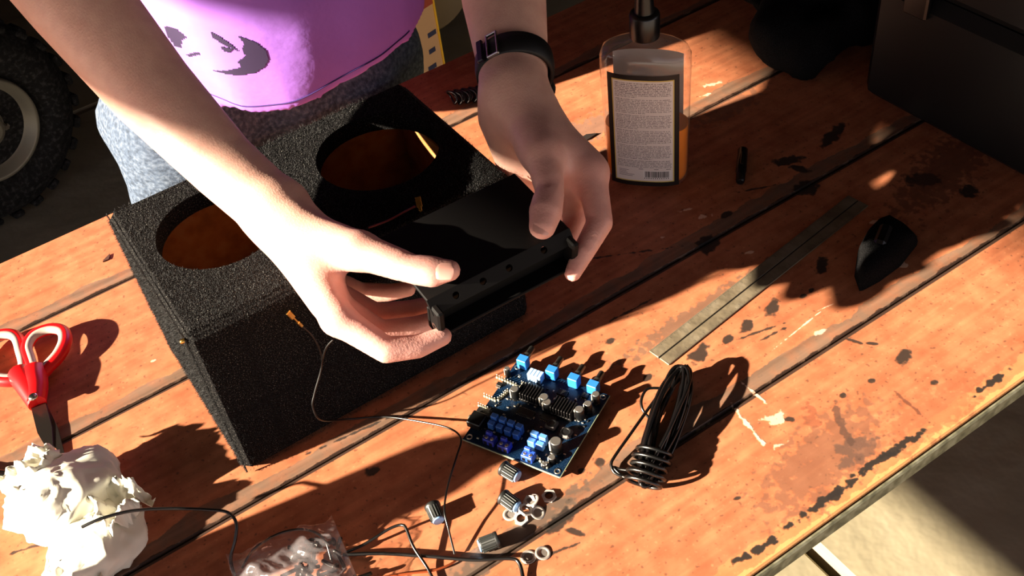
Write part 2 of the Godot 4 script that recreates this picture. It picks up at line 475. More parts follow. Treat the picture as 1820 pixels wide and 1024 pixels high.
func build_bench():
	var im = bench_top_image()
	var hgt = im.duplicate(); hgt.convert(Image.FORMAT_L8); hgt.convert(Image.FORMAT_RGBA8); hgt.bump_map_to_normal_map(2.0)
	im.generate_mipmaps()
	var m = mat("bench_top", Color.WHITE, 0.52, 0.0, 0.4)
	m.albedo_texture = ImageTexture.create_from_image(im)
	m.normal_enabled = true; m.normal_texture = ImageTexture.create_from_image(hgt); m.normal_scale = 0.7
	var under = rough_mat("bench_frame", Color(0.36, 0.33, 0.27), 0.8, 0.02, 0.2, 1.5)
	var b = thing("workbench", "long brown worn wooden workbench with stained boards carrying everything in the picture", "workbench", Vector3(0, FLOOR, 0))
	var zs = [-1.095, -0.97, -0.792, -0.614, -0.437, -0.304]
	for i in 5:
		var st = mb()
		bench_uv = true
		var sz = Vector3(2.64, 0.022, zs[i + 1] - zs[i] - 0.0016)
		box(st, Transform3D(Basis(), Vector3(0.16, -0.011 - FLOOR, (zs[i] + zs[i + 1]) / 2)), sz, 0.0015)
		bench_uv = false
		st.generate_normals(); st.generate_tangents()
		obj("board", st, m, b)
	var es = mb(); bx(es, Vector3(0.16, -0.0125 - FLOOR, -0.3025), Vector3(2.64, 0.017, 0.004), 0.0015)
	obj("edge_strip", done(es), rough_mat("edge_strip", Color(0.42, 0.41, 0.33), 0.5, 0.03, 0.3, 4.0), b)
	for s in [[-1.08, -1.06], [-1.08, -0.40], [1.42, -1.06], [1.42, -0.40]]:
		var st = mb(); bx(st, Vector3(s[0], 0.439, s[1]), Vector3(0.06, 0.878, 0.06), 0.004)
		obj("leg", done(st), under, b)
	for z in [-1.04, -0.40]:
		var st = mb(); bx(st, Vector3(0.16, 0.83, z), Vector3(2.55, 0.09, 0.04), 0.003)
		obj("rail", done(st), under, b)

# ---------------------------------------------------------------- carpeted box
func build_speaker_box():
	var t = thing("speaker_box", "black carpeted speaker box with two round holes in its top, standing under the hands", "speaker box", Vector3(0.2035, 0, -0.744))
	var carpet = mat("carpet", Color.WHITE, 1.0, 0.0, 0.2)
	carpet.albedo_texture = noise_tex(0.22, 512, [PackedFloat32Array([0.0, 0.55, 0.70, 0.80, 0.9]), PackedColorArray([Color(0.035, 0.035, 0.037), Color(0.075, 0.073, 0.075), Color(0.13, 0.125, 0.125), Color(0.3, 0.29, 0.28), Color(0.62, 0.6, 0.56)])], false, 0, FastNoiseLite.TYPE_SIMPLEX_SMOOTH, 77, 2)
	carpet.uv1_triplanar = true; carpet.uv1_world_triplanar = true; carpet.uv1_scale = Vector3.ONE * 6.0
	carpet.normal_enabled = true; carpet.normal_texture = noise_tex(0.2, 512, null, true, 8.0); carpet.normal_scale = 1.0
	var wood = rough_mat("raw_board", Color(0.62, 0.40, 0.21), 0.8, 0.02, 0.12, 4.0)
	var shell = mb(); box(shell, Transform3D(Basis(), Vector3(0, 0.089, 0)), Vector3(0.308, 0.178, 0.2), 0.007); done(shell)
	var comb = CSGCombiner3D.new(); comb.name = "carpet_shell"
	var outer = CSGMesh3D.new(); outer.name = "outside"; outer.mesh = shell.commit(); outer.material = carpet; comb.add_child(outer)
	var inner = CSGBox3D.new(); inner.name = "hollow"; inner.size = Vector3(0.30, 0.157, 0.192); inner.position = Vector3(0, 0.0815, 0); inner.operation = CSGShape3D.OPERATION_SUBTRACTION; inner.material = wood; comb.add_child(inner)
	for h in [[-0.0785, 0.055], [0.0795, 0.057]]:
		var cy = CSGCylinder3D.new(); cy.name = "hole"; cy.radius = h[1]; cy.height = 0.06; cy.sides = 48; cy.position = Vector3(h[0], 0.178, -0.012); cy.operation = CSGShape3D.OPERATION_SUBTRACTION; cy.material = carpet; comb.add_child(cy)
	t.add_child(comb)
	for p in [[Vector3(0, 0.0105, 0), Vector3(0.29, 0.012, 0.182)], [Vector3(-0.1435, 0.081, 0), Vector3(0.012, 0.146, 0.182)], [Vector3(0.1435, 0.081, 0), Vector3(0.012, 0.146, 0.182)], [Vector3(0, 0.081, -0.0895), Vector3(0.29, 0.146, 0.011)], [Vector3(0, 0.081, 0.0895), Vector3(0.29, 0.146, 0.011)], [Vector3(0, 0.08, -0.01), Vector3(0.012, 0.135, 0.16)]]:
		var st = mb(); bx(st, p[0], p[1], 0.0005)
		obj("inner_panel", done(st), wood, t)
	# the pile of the carpet
	var hair = mb(); hair.set_smooth_group(-1)
	for a in 3:
		var p = Vector3(cos(a * TAU / 3), 0, sin(a * TAU / 3)) * 0.00022; var q = Vector3(cos((a + 1) * TAU / 3), 0, sin((a + 1) * TAU / 3)) * 0.00022
		tri(hair, p, Vector3(0.0005, 0.0022, 0.0003), q)
	done(hair)
	var mm = MultiMesh.new(); mm.transform_format = MultiMesh.TRANSFORM_3D; mm.mesh = hair.commit()
	var tf = []
	while tf.size() < 42000:
		var k = rng.randf()
		var p: Vector3; var n: Vector3
		if k < 0.42:
			p = Vector3(rng.randf_range(-0.15, 0.15), 0.178, rng.randf_range(-0.096, 0.096)); n = Vector3.UP
			if Vector2(p.x + 0.0785, p.z + 0.012).length() < 0.0555 or Vector2(p.x - 0.0795, p.z + 0.012).length() < 0.0575: continue
		elif k < 0.68: p = Vector3(rng.randf_range(-0.15, 0.15), rng.randf_range(0.003, 0.174), 0.1); n = Vector3.BACK
		elif k < 0.84: p = Vector3(-0.154, rng.randf_range(0.003, 0.174), rng.randf_range(-0.096, 0.096)); n = Vector3.LEFT
		elif k < 0.92: p = Vector3(-0.1525, rng.randf_range(0.003, 0.176), 0.0985); n = Vector3(-1, 0, 1).normalized()
		elif k < 0.96: p = Vector3(-0.1525, 0.1765, rng.randf_range(-0.096, 0.096)); n = Vector3(-1, 1, 0).normalized()
		else: p = Vector3(rng.randf_range(-0.15, 0.15), 0.1765, 0.0985); n = Vector3(0, 1, 1).normalized()
		n = (n + Vector3(rng.randf_range(-0.6, 0.6), rng.randf_range(-0.6, 0.6), rng.randf_range(-0.6, 0.6))).normalized()
		var s = rng.randf_range(0.6, 1.3)
		tf.append(Transform3D(basis_from(n, Vector3(rng.randf_range(-1, 1), rng.randf_range(-1, 1), 0.3)).scaled(Vector3.ONE * s), p))
	mm.instance_count = tf.size()
	for i in tf.size(): mm.set_instance_transform(i, tf[i])
	var mi = MultiMeshInstance3D.new(); mi.name = "carpet_pile"; mi.multimesh = mm
	mi.material_override = mat("pile", Color(0.15, 0.148, 0.15), 0.75, 0.0, 0.4)
	mi.set_meta("kind", "stuff"); t.add_child(mi)
	var tk = mb(); lathe(tk, Transform3D(Basis(Vector3(0, 0, 1), PI / 2), Vector3(-0.154, 0.172, 0.0935)), [Vector2(0.002, -0.001), Vector2(0.002, 0.002), Vector2(0.0008, 0.003)], 10)
	obj("staple", done(tk), mat("brass", Color(0.85, 0.68, 0.35), 0.25, 1.0), t)

# ---------------------------------------------------------------- person
func skin_tone(p: Vector3) -> Color:
	var n = fine.get_noise_3d(p.x, p.y, p.z)
	var f = fine.get_noise_3d(p.x * 0.15 + 4.0, p.y * 0.15, p.z * 0.15)
	var hand = clampf((p.z + 0.66) / 0.10, 0.0, 1.0)
	var c = Color(0.62, 0.36, 0.285).lerp(Color(0.62, 0.315, 0.27), hand)
	c = c.lerp(Color(0.58, 0.27, 0.23), clampf(f * 0.3, 0.0, 0.1))
	return Color(c.r * (1.0 + n * 0.10), c.g * (1.0 + n * 0.14), c.b * (1.0 + n * 0.14))

func nail(parent, tip: Vector3, dir: Vector3, up: Vector3, w: float, l: float):
	var d = dir.normalized(); var u = (up - d * up.dot(d)).normalized(); var x = u.cross(d)
	var rings = []
	for i in 9:
		var s = i / 8.0
		var ring = []
		var wd = w * 0.5 * pow(1.0 - pow(abs(s * 2.0 - 0.9) / 1.12, 4.0), 0.4)
		for j in 9:
			var a = (j / 4.0 - 1.0)
			ring.append(tip + d * (s - 1.0) * l + x * a * wd + u * (-0.0026 * a * a * (wd / (w * 0.5)) - 0.0012 * s * s + 0.0002 - (0.0007 if i == 0 else 0.0)))
		rings.append(ring)
	var st = mb(); st.set_smooth_group(0)
	skin_rings(st, rings, false, false)
	var o = obj("thumbnail", done(st), mat("nail", Color(0.84, 0.62, 0.57), 0.3, 0.0, 0.5), parent)
	return o

func build_person():
	var t = thing("person", "person in a purple shirt and blue jeans reaching over the bench with bare arms", "person", Vector3(0.31, FLOOR, -1.24))
	var off = Vector3(-0.31, -FLOOR, 1.24)
	var inn = Node3D.new()
	var st = mb()
	# image left arm and hand
	var A = []
	var w0 = Vector3(0.1620, 0.2124, -0.6939)
	A.append([0.01, [Vector3(0.0958, 0.3781, -1.0268), Vector3(0.1114, 0.3319, -0.9195), 0.0459, 0.0434], [Vector3(0.1114, 0.3319, -0.9195), Vector3(0.1267, 0.2787, -0.8345), 0.0434, 0.0365], [Vector3(0.1267, 0.2787, -0.8345), Vector3(0.1453, 0.2368, -0.7518), 0.0365, 0.0291], [Vector3(0.1453, 0.2368, -0.7518), w0, 0.0291, 0.0270]])
	# metacarpals, index to little
	A.append([0.016, [w0, Vector3(0.1509, 0.1949, -0.5702), 0.020, 0.0129]])
	A.append([0.016, [w0, Vector3(0.1581, 0.1850, -0.5967), 0.020, 0.0129]])
	A.append([0.016, [w0, Vector3(0.1636, 0.1756, -0.6245), 0.0196, 0.0124]])
	A.append([0.016, [w0, Vector3(0.1660, 0.1754, -0.6438), 0.018, 0.0113]])
	# thumb
	A.append([0.020, [Vector3(0.1709, 0.2092, -0.6576), Vector3(0.1915, 0.2188, -0.5998), 0.0180, 0.0149]])
	A.append([0.006, [Vector3(0.1915, 0.2188, -0.5998), Vector3(0.2131, 0.2175, -0.5574), 0.0146, 0.0115], [Vector3(0.2131, 0.2175, -0.5574), Vector3(0.2236, 0.2173, -0.5450), 0.0115, 0.0119], [Vector3(0.2236, 0.2173, -0.5450), Vector3(0.2341, 0.2179, -0.5369), 0.0119, 0.0082]])
	# fingers
	A.append([0.006, [Vector3(0.1509, 0.1949, -0.5702), Vector3(0.1697, 0.1765, -0.5352), 0.0126, 0.0100], [Vector3(0.1697, 0.1765, -0.5352), Vector3(0.1923, 0.1698, -0.5290), 0.0101, 0.0091], [Vector3(0.1923, 0.1698, -0.5290), Vector3(0.2132, 0.1680, -0.5275), 0.0091, 0.0074]])
	A.append([0.004, [Vector3(0.1581, 0.1850, -0.5967), Vector3(0.1793, 0.1614, -0.5677), 0.0122, 0.0101], [Vector3(0.1793, 0.1614, -0.5677), Vector3(0.2063, 0.1542, -0.5619), 0.0101, 0.0091], [Vector3(0.2063, 0.1542, -0.5619), Vector3(0.2299, 0.1518, -0.5582), 0.0091, 0.0074]])
	A.append([0.004, [Vector3(0.1636, 0.1756, -0.6245), Vector3(0.1879, 0.1550, -0.5937), 0.0115, 0.0097], [Vector3(0.1879, 0.1550, -0.5937), Vector3(0.2142, 0.1503, -0.5842), 0.0097, 0.0087], [Vector3(0.2142, 0.1503, -0.5842), Vector3(0.2351, 0.1492, -0.5784), 0.0087, 0.0072]])
	A.append([0.004, [Vector3(0.1660, 0.1754, -0.6438), Vector3(0.1927, 0.1466, -0.6337), 0.0100, 0.0087], [Vector3(0.1927, 0.1466, -0.6337), Vector3(0.2128, 0.1420, -0.6229), 0.0087, 0.0076], [Vector3(0.2128, 0.1420, -0.6229), Vector3(0.2283, 0.1416, -0.6158), 0.0076, 0.0064]])
	hand_and_arm(st, A, [[Vector3(0.2119, 0.2179, -0.5595), Vector3(0.1915, 0.2188, -0.5998), [-0.0035, 0.0, 0.0035], 0.0008]])
	# image right arm and hand
	var B = []
	var w1 = Vector3(0.3911, 0.2262, -0.6829)
	B.append([0.01, [Vector3(0.5141, 0.2986, -0.8952), Vector3(0.4498, 0.2533, -0.7825), 0.0464, 0.0393], [Vector3(0.4498, 0.2533, -0.7825), Vector3(0.4185, 0.2354, -0.7266), 0.0393, 0.0331], [Vector3(0.4185, 0.2354, -0.7266), w1, 0.0331, 0.0291]])
	B.append([0.016, [w1, Vector3(0.3950, 0.1994, -0.5789), 0.0216, 0.0134]])
	B.append([0.016, [w1, Vector3(0.3891, 0.1891, -0.6072), 0.0216, 0.0132]])
	B.append([0.016, [w1, Vector3(0.3863, 0.1717, -0.6323), 0.020, 0.0126]])
	B.append([0.016, [w1, Vector3(0.3797, 0.1567, -0.6586), 0.0196, 0.0129]])
	B.append([0.018, [Vector3(0.3772, 0.2018, -0.6883), Vector3(0.3691, 0.1674, -0.6628), 0.0180, 0.0129]])
	B.append([0.020, [Vector3(0.3850, 0.2213, -0.6564), Vector3(0.3651, 0.2203, -0.6017), 0.0201, 0.0155]])
	B.append([0.006, [Vector3(0.3651, 0.2203, -0.6017), Vector3(0.3471, 0.2128, -0.5684), 0.0152, 0.0119], [Vector3(0.3471, 0.2128, -0.5684), Vector3(0.3331, 0.2084, -0.5546), 0.0119, 0.0134], [Vector3(0.3331, 0.2084, -0.5546), Vector3(0.3233, 0.2046, -0.5458), 0.0134, 0.0108]])
	B.append([0.006, [Vector3(0.3950, 0.1994, -0.5789), Vector3(0.3753, 0.1808, -0.5419), 0.0132, 0.0107], [Vector3(0.3753, 0.1808, -0.5419), Vector3(0.3504, 0.1725, -0.5306), 0.0107, 0.0091], [Vector3(0.3504, 0.1725, -0.5306), Vector3(0.3330, 0.1636, -0.5232), 0.0091, 0.0068]])
	B.append([0.004, [Vector3(0.3891, 0.1891, -0.6072), Vector3(0.3717, 0.1646, -0.5729), 0.0126, 0.0100], [Vector3(0.3717, 0.1646, -0.5729), Vector3(0.3503, 0.1564, -0.5588), 0.0100, 0.0091], [Vector3(0.3503, 0.1564, -0.5588), Vector3(0.3324, 0.1547, -0.5565), 0.0091, 0.0072]])
	B.append([0.004, [Vector3(0.3863, 0.1717, -0.6323), Vector3(0.3683, 0.1487, -0.6015), 0.0119, 0.0099], [Vector3(0.3683, 0.1487, -0.6015), Vector3(0.3466, 0.1426, -0.5851), 0.0099, 0.0087], [Vector3(0.3466, 0.1426, -0.5851), Vector3(0.3306, 0.1440, -0.5819), 0.0087, 0.0070]])
	B.append([0.004, [Vector3(0.3797, 0.1567, -0.6586), Vector3(0.3607, 0.1358, -0.6325), 0.0111, 0.0089], [Vector3(0.3607, 0.1358, -0.6325), Vector3(0.3437, 0.1341, -0.6150), 0.0089, 0.0078], [Vector3(0.3437, 0.1341, -0.6150), Vector3(0.3291, 0.1364, -0.6088), 0.0078, 0.0064]])
	B.append([0.012, [Vector3(0.3882, 0.1853, -0.6112), Vector3(0.3895, 0.1762, -0.5847), 0.0140, 0.0125]])
	B.append([0.024, [Vector3(0.3715, 0.2139, -0.6152), Vector3(0.3949, 0.1940, -0.5919), 0.0125, 0.0120]])
	hand_and_arm(st, B, [[Vector3(0.3483, 0.2140, -0.5692), Vector3(0.3651, 0.2203, -0.6017), [-0.0015, 0.003], 0.0008], [Vector3(0.3641, 0.2197, -0.6177), Vector3(0.3796, 0.2178, -0.6073), [-0.004, 0.001], 0.0007]])
	# the rest of the body, mostly under the clothes
	var sa = Vector3(0.11, 0.49, -1.20); var sb = Vector3(0.53, 0.49, -1.20)
	var C = []
	C.append([0.04, [Vector3(0.24, 0.10, -1.26), Vector3(0.38, 0.10, -1.26), 0.12, 0.12], [Vector3(0.24, 0.40, -1.22), Vector3(0.40, 0.40, -1.22), 0.11, 0.11], [Vector3(0.32, 0.1, -1.26), Vector3(0.32, 0.4, -1.22), 0.13, 0.13]])
	C.append([0.04, [sa, Vector3(0.0958, 0.3781, -1.0268), 0.052, 0.044]])
	C.append([0.04, [sb, Vector3(0.5141, 0.2986, -0.8952), 0.052, 0.044]])
	C.append([0.04, [sa, sb, 0.06, 0.06]])
	C.append([0.03, [Vector3(0.32, 0.48, -1.21), Vector3(0.32, 0.63, -1.17), 0.058, 0.055]])
	C.append([0.03, [Vector3(0.32, 0.66, -1.15), Vector3(0.32, 0.76, -1.15), 0.068, 0.078]])
	C.append([0.012, [Vector3(0.32, 0.69, -1.075), Vector3(0.32, 0.715, -1.07), 0.014, 0.009]])
	for s in [-1.0, 1.0]:
		C.append([0.006, [Vector3(0.32 + s * 0.078, 0.69, -1.16), Vector3(0.32 + s * 0.082, 0.72, -1.165), 0.012, 0.014]])
		C.append([0.03, [Vector3(0.32 + s * 0.10, 0.0, -1.26), Vector3(0.32 + s * 0.11, -0.42, -1.24), 0.085, 0.06], [Vector3(0.32 + s * 0.11, -0.42, -1.24), Vector3(0.32 + s * 0.11, -0.84, -1.26), 0.06, 0.042]])
	flesh(st, C, 0.014, skin_tone)
	var skin = mat("skin", Color.WHITE, 0.48, 0.0, 0.45)
	skin.vertex_color_use_as_albedo = true
	skin.subsurf_scatter_enabled = true; skin.subsurf_scatter_strength = 0.12
	skin.normal_enabled = true; skin.normal_texture = noise_tex(0.12, 512, null, true, 5.0, FastNoiseLite.TYPE_CELLULAR, 9, 2); skin.normal_scale = 0.18
	skin.uv1_triplanar = true; skin.uv1_scale = Vector3.ONE * 9.0
	var body = obj("body", done(st), skin, t); body.position = off
	nail(body, Vector3(0.2332, 0.2260, -0.5276), Vector3(0.2341, 0.2179, -0.5369) - Vector3(0.2208, 0.2176, -0.5469), Vector3(-0.1, 0.75, 0.5), 0.0128, 0.0135)
	nail(body, Vector3(0.3148, 0.2090, -0.5352), Vector3(0.3233, 0.2046, -0.5458) - Vector3(0.3331, 0.2084, -0.5546), Vector3(-0.25, 0.6, 0.7), 0.0140, 0.0140)
	# shirt
	var purple = mat("shirt_cloth", Color.WHITE, 0.85, 0.0, 0.2)
	purple.vertex_color_use_as_albedo = true
	purple.normal_enabled = true; purple.normal_texture = noise_tex(0.02, 512, null, true, 10.0, FastNoiseLite.TYPE_SIMPLEX_SMOOTH, 4, 5); purple.normal_scale = 0.12
	purple.uv1_triplanar = true; purple.uv1_scale = Vector3.ONE * 3.0
	var S = []
	S.append([0.05, [Vector3(0.372, 0.20, -1.145), Vector3(0.374, 0.13, -1.145), 0.155, 0.155], [Vector3(0.365, 0.05, -1.17), Vector3(0.375, 0.05, -1.17), 0.150, 0.150], [Vector3(0.29, 0.05, -1.28), Vector3(0.36, 0.05, -1.28), 0.13, 0.13]])
	S.append([0.08, [Vector3(0.23, 0.40, -1.21), Vector3(0.41, 0.40, -1.21), 0.125, 0.125]])
	S.append([0.08, [Vector3(0.35, 0.2, -1.18), Vector3(0.33, 0.42, -1.19), 0.145, 0.135]])
	S.append([0.05, [sa, sa.lerp(Vector3(0.0958, 0.3781, -1.0268), 0.6), 0.07, 0.066]])
	S.append([0.05, [sb, sb.lerp(Vector3(0.5141, 0.2986, -0.8952), 0.6), 0.07, 0.066]])
	S.append([0.05, [sa, sb, 0.07, 0.07]])
	var ss = mb()
	var fold = FastNoiseLite.new(); fold.frequency = 3.2; fold.seed = 12; fold.fractal_octaves = 2
	flesh(ss, S, 0.007, func(p): return Color(0.34, 0.15, 0.62), func(p): return max(hem_height(p) - p.y, p.y - 0.56), func(p): return 0.011 * fold.get_noise_3d(p.x * 2.2, p.y * 0.7, p.z * 2.2))
	var shirt = obj("shirt", done(ss), purple, t); shirt.position = off
	var bump = func(p): return 0.011 * fold.get_noise_3d(p.x * 2.2, p.y * 0.7, p.z * 2.2)
	var front = func(x, y):   # z of the cloth
		var a = -1.15; var b = -0.90
		for k in 13:
			var m = (a + b) / 2
			if field(S, Vector3(x, y, m)) + bump.call(Vector3(x, y, m)) < 0.0: a = m
			else: b = m
		return b
	# a dark crescent and broken strokes printed on the belly
	var ps = mb(); ps.set_smooth_group(0)
	var step := 0.0013
	var zc = {}
	for poly in print_shapes():
		var lo = poly[0]; var hi = poly[0]
		for q in poly:
			lo = lo.min(q); hi = hi.max(q)
		for i in int((hi.x - lo.x) / step) + 1:
			for j in int((hi.y - lo.y) / step) + 1:
				var c = lo + Vector2(i + 0.5, j + 0.5) * step
				if not Geometry2D.is_point_in_polygon(c, poly): continue
				var P = []
				for d in [Vector2(0, 0), Vector2(0, 1), Vector2(1, 1), Vector2(1, 0)]:
					var q = Vector2(snappedf(c.x + (d.x - 0.5) * step, 0.0001), snappedf(c.y + (d.y - 0.5) * step, 0.0001))
					if not zc.has(q): zc[q] = front.call(q.x, q.y)
					P.append(Vector3(q.x, q.y, zc[q] + 0.0008))
				quad(ps, P[0], P[1], P[2], P[3])
	var pr = obj("shirt_print", done(ps), mat("print_ink", Color(0.13, 0.06, 0.22), 0.8), shirt)
	# stitching a little above the hem
	var sp = []
	for i in 46:
		var x = 0.22 + i * 0.0052
		var y = hem_height(Vector3(x, 0, -1.0)) + 0.013
		sp.append(Vector3(x, y, front.call(x, y) + 0.0004))
	var sst = mb(); tube(sst, curve(sp, 0.004), 0.0008, 6)
	obj("hem_stitching", done(sst), mat("stitch", Color(0.20, 0.10, 0.36), 0.9), shirt)
	# jeans
	var J = []
	J.append([0.05, [Vector3(0.262, -0.02, -1.245), Vector3(0.41, -0.02, -1.245), 0.13, 0.13]])
	for s in [-1.0, 1.0]:
		J.append([0.04, [Vector3(0.33 + s * 0.105, -0.02, -1.24), Vector3(0.32 + s * 0.135, -0.42, -1.225), 0.112, 0.088], [Vector3(0.32 + s * 0.135, -0.42, -1.225), Vector3(0.32 + s * 0.12, -0.84, -1.25), 0.088, 0.07]])
	var js = mb()
	flesh(js, J, 0.012, null, func(p): return max(p.y - 0.10, -0.865 - p.y), func(p): return 0.012 * fold.get_noise_3d(p.x * 3.0, p.y * 1.5, p.z * 3.0))
	var denim = rough_mat("denim", Color(0.27, 0.32, 0.40), 0.9, 0.03, 0.3, 8.0, 0.6)
	var jeans = obj("jeans", done(js), denim, t); jeans.position = off
	for s in [-1.0, 1.0]:
		var sh = mb()
		flesh(sh, [[0.03, [Vector3(0.32 + s * 0.12, FLOOR + 0.045, -1.28), Vector3(0.32 + s * 0.14, FLOOR + 0.04, -1.10), 0.045, 0.04]]], 0.012, null, func(p): return FLOOR + 0.001 - p.y)
		var so = obj("shoe", done(sh), mat("shoe_leather", Color(0.12, 0.10, 0.09), 0.6), t); so.position = off
	var hs = mb()
	flesh(hs, [[0.03, [Vector3(0.32, 0.76, -1.165), Vector3(0.32, 0.79, -1.17), 0.085, 0.075], [Vector3(0.32, 0.70, -1.20), Vector3(0.32, 0.78, -1.18), 0.066, 0.08]]], 0.012, null, func(p): return (p.z + 1.10) * 1.0 if p.y < 0.80 else -1.0)
	var ho = obj("hair", done(hs), mat("hair", Color(0.16, 0.11, 0.08), 0.6), t); ho.position = off
	# watch
	var ax = (w1 - Vector3(0.4498, 0.2533, -0.7825)).normalized()
	var wc = Vector3(0.4103, 0.2311, -0.7097)
	var wt = thing("wristwatch", "black strap watch with a steel buckle on the wrist next to the bottle", "watch", wc)
	var fb = Transform3D(basis_from(ax, Vector3(-0.8, 0.3, 0.5)), Vector3.ZERO)
	var ws = mb()
	var ring = []
	lathe(ws, fb, [Vector2(0.0330, -0.0115), Vector2(0.0352, -0.0105), Vector2(0.0358, 0), Vector2(0.0345, 0.0105), Vector2(0.0322, 0.0115), Vector2(0.0310, 0.0115), Vector2(0.0318, -0.0115), Vector2(0.0330, -0.0115)], 48)
	obj("strap", done(ws), mat("strap", Color(0.035, 0.033, 0.04), 0.55, 0.0, 0.4), wt)
	var bd = (Vector3(0.3843, 0.2528, -0.6939) - wc); bd -= ax * bd.dot(ax); bd = bd.normalized() * 0.0368
	var bt = Transform3D(Basis(ax.cross(bd.normalized()), ax, bd.normalized()).orthonormalized(), bd)
	var bs = mb()
	for e in [[Vector3(-0.005, 0, 0), Vector3(0.002, 0.025, 0.003)], [Vector3(0.005, 0, 0), Vector3(0.002, 0.025, 0.003)], [Vector3(0, 0.0125, 0), Vector3(0.012, 0.002, 0.003)], [Vector3(0, -0.0125, 0), Vector3(0.012, 0.002, 0.003)]]:
		box(bs, bt * Transform3D(Basis(), e[0]), e[1], 0.0006)
	obj("buckle", done(bs), mat("steel", Color(0.72, 0.70, 0.68), 0.25, 1.0), wt)
	var ks = mb(); box(ks, bt * Transform3D(Basis(), Vector3(0.013, 0, -0.0006)), Vector3(0.006, 0.0245, 0.0035), 0.0008)
	obj("keeper", done(ks), mat("keeper", Color(0.08, 0.05, 0.11), 0.4), wt)
	var cs = mb(); lathe(cs, Transform3D(basis_from(-bd, ax), -bd * 1.0), [Vector2(0.0, -0.002), Vector2(0.016, -0.002), Vector2(0.017, 0.0), Vector2(0.017, 0.006), Vector2(0.015, 0.008), Vector2(0.0, 0.008)], 32)
	obj("watch_case", done(cs), mat("strap", Color.BLACK), wt)

func hem_height(p: Vector3) -> float:
	return 0.101 - 0.020 * (1.0 - smoothstep(0.28, 0.42, p.x)) - 0.05 * smoothstep(-1.05, -1.22, p.z) + 0.004 * sin(p.x * 21.0)

func field(groups, p: Vector3) -> float:
	var e := 1.0
	for g in groups:
		var d := 1.0
		for i in range(1, g.size()):
			var b = g[i]
			var ba: Vector3 = b[1] - b[0]
			var t = clampf((p - b[0]).dot(ba) / max(ba.length_squared(), 1e-9), 0.0, 1.0)
			d = minf(d, (p - b[0] - ba * t).length() - lerpf(b[2], b[3], t))
		var w = maxf(g[0] - absf(d - e), 0.0)
		e = minf(d, e) - w * w / (4.0 * g[0])
	return e

func flat_points(a) -> PackedVector2Array:
	var r = PackedVector2Array()
	for p in a: r.append(Vector2(p.x, p.y))
	return r

func print_shapes() -> Array:
	return [
		flat_points([Vector3(0.2607, 0.1866, -1.0350), Vector3(0.2737, 0.1776, -1.0350), Vector3(0.2810, 0.1661, -1.0350), Vector3(0.2822, 0.1542, -1.0350), Vector3(0.2762, 0.1454, -1.0350), Vector3(0.2653, 0.1387, -1.0350), Vector3(0.2493, 0.1372, -1.0350), Vector3(0.2309, 0.1405, -1.0350), Vector3(0.2377, 0.1432, -1.0350), Vector3(0.2538, 0.1475, -1.0350), Vector3(0.2536, 0.1554, -1.0350), Vector3(0.2616, 0.1618, -1.0350), Vector3(0.2604, 0.1708, -1.0350), Vector3(0.2640, 0.1762, -1.0350)]),
		flat_points([Vector3(0.2389, 0.1938, -1.0350), Vector3(0.2451, 0.1870, -1.0350), Vector3(0.2518, 0.1773, -1.0350), Vector3(0.2563, 0.1684, -1.0350), Vector3(0.2489, 0.1744, -1.0350), Vector3(0.2430, 0.1804, -1.0350), Vector3(0.2383, 0.1859, -1.0350)]),
		flat_points([Vector3(0.2428, 0.1756, -1.0350), Vector3(0.2526, 0.1714, -1.0350), Vector3(0.2493, 0.1672, -1.0350), Vector3(0.2439, 0.1689, -1.0350)]),
		flat_points([Vector3(0.2073, 0.1856, -1.0350), Vector3(0.2147, 0.1865, -1.0350), Vector3(0.2198, 0.1788, -1.0350), Vector3(0.2166, 0.1732, -1.0350), Vector3(0.2138, 0.1590, -1.0350), Vector3(0.2095, 0.1596, -1.0350), Vector3(0.2066, 0.1721, -1.0350)]),
		flat_points([Vector3(0.2246, 0.1620, -1.0350), Vector3(0.2261, 0.1606, -1.0350), Vector3(0.2182, 0.1485, -1.0350), Vector3(0.2161, 0.1502, -1.0350)])]

# forearm and hand in one net, with the creases of the thumb and wrist joints
func hand_and_arm(st, G, grooves):
	var bump = func(p):
		var r := 0.0
		for g in grooves:
			var v: Vector3 = p - g[0]
			if v.length_squared() > 0.0005: continue
			var s: float = v.dot((g[0] - g[1]).normalized())
			for o in g[2]: r += g[3] * exp(-(s - o) * (s - o) / 0.0000014)
		return r
	flesh(st, G, 0.0027, skin_tone, null, bump)

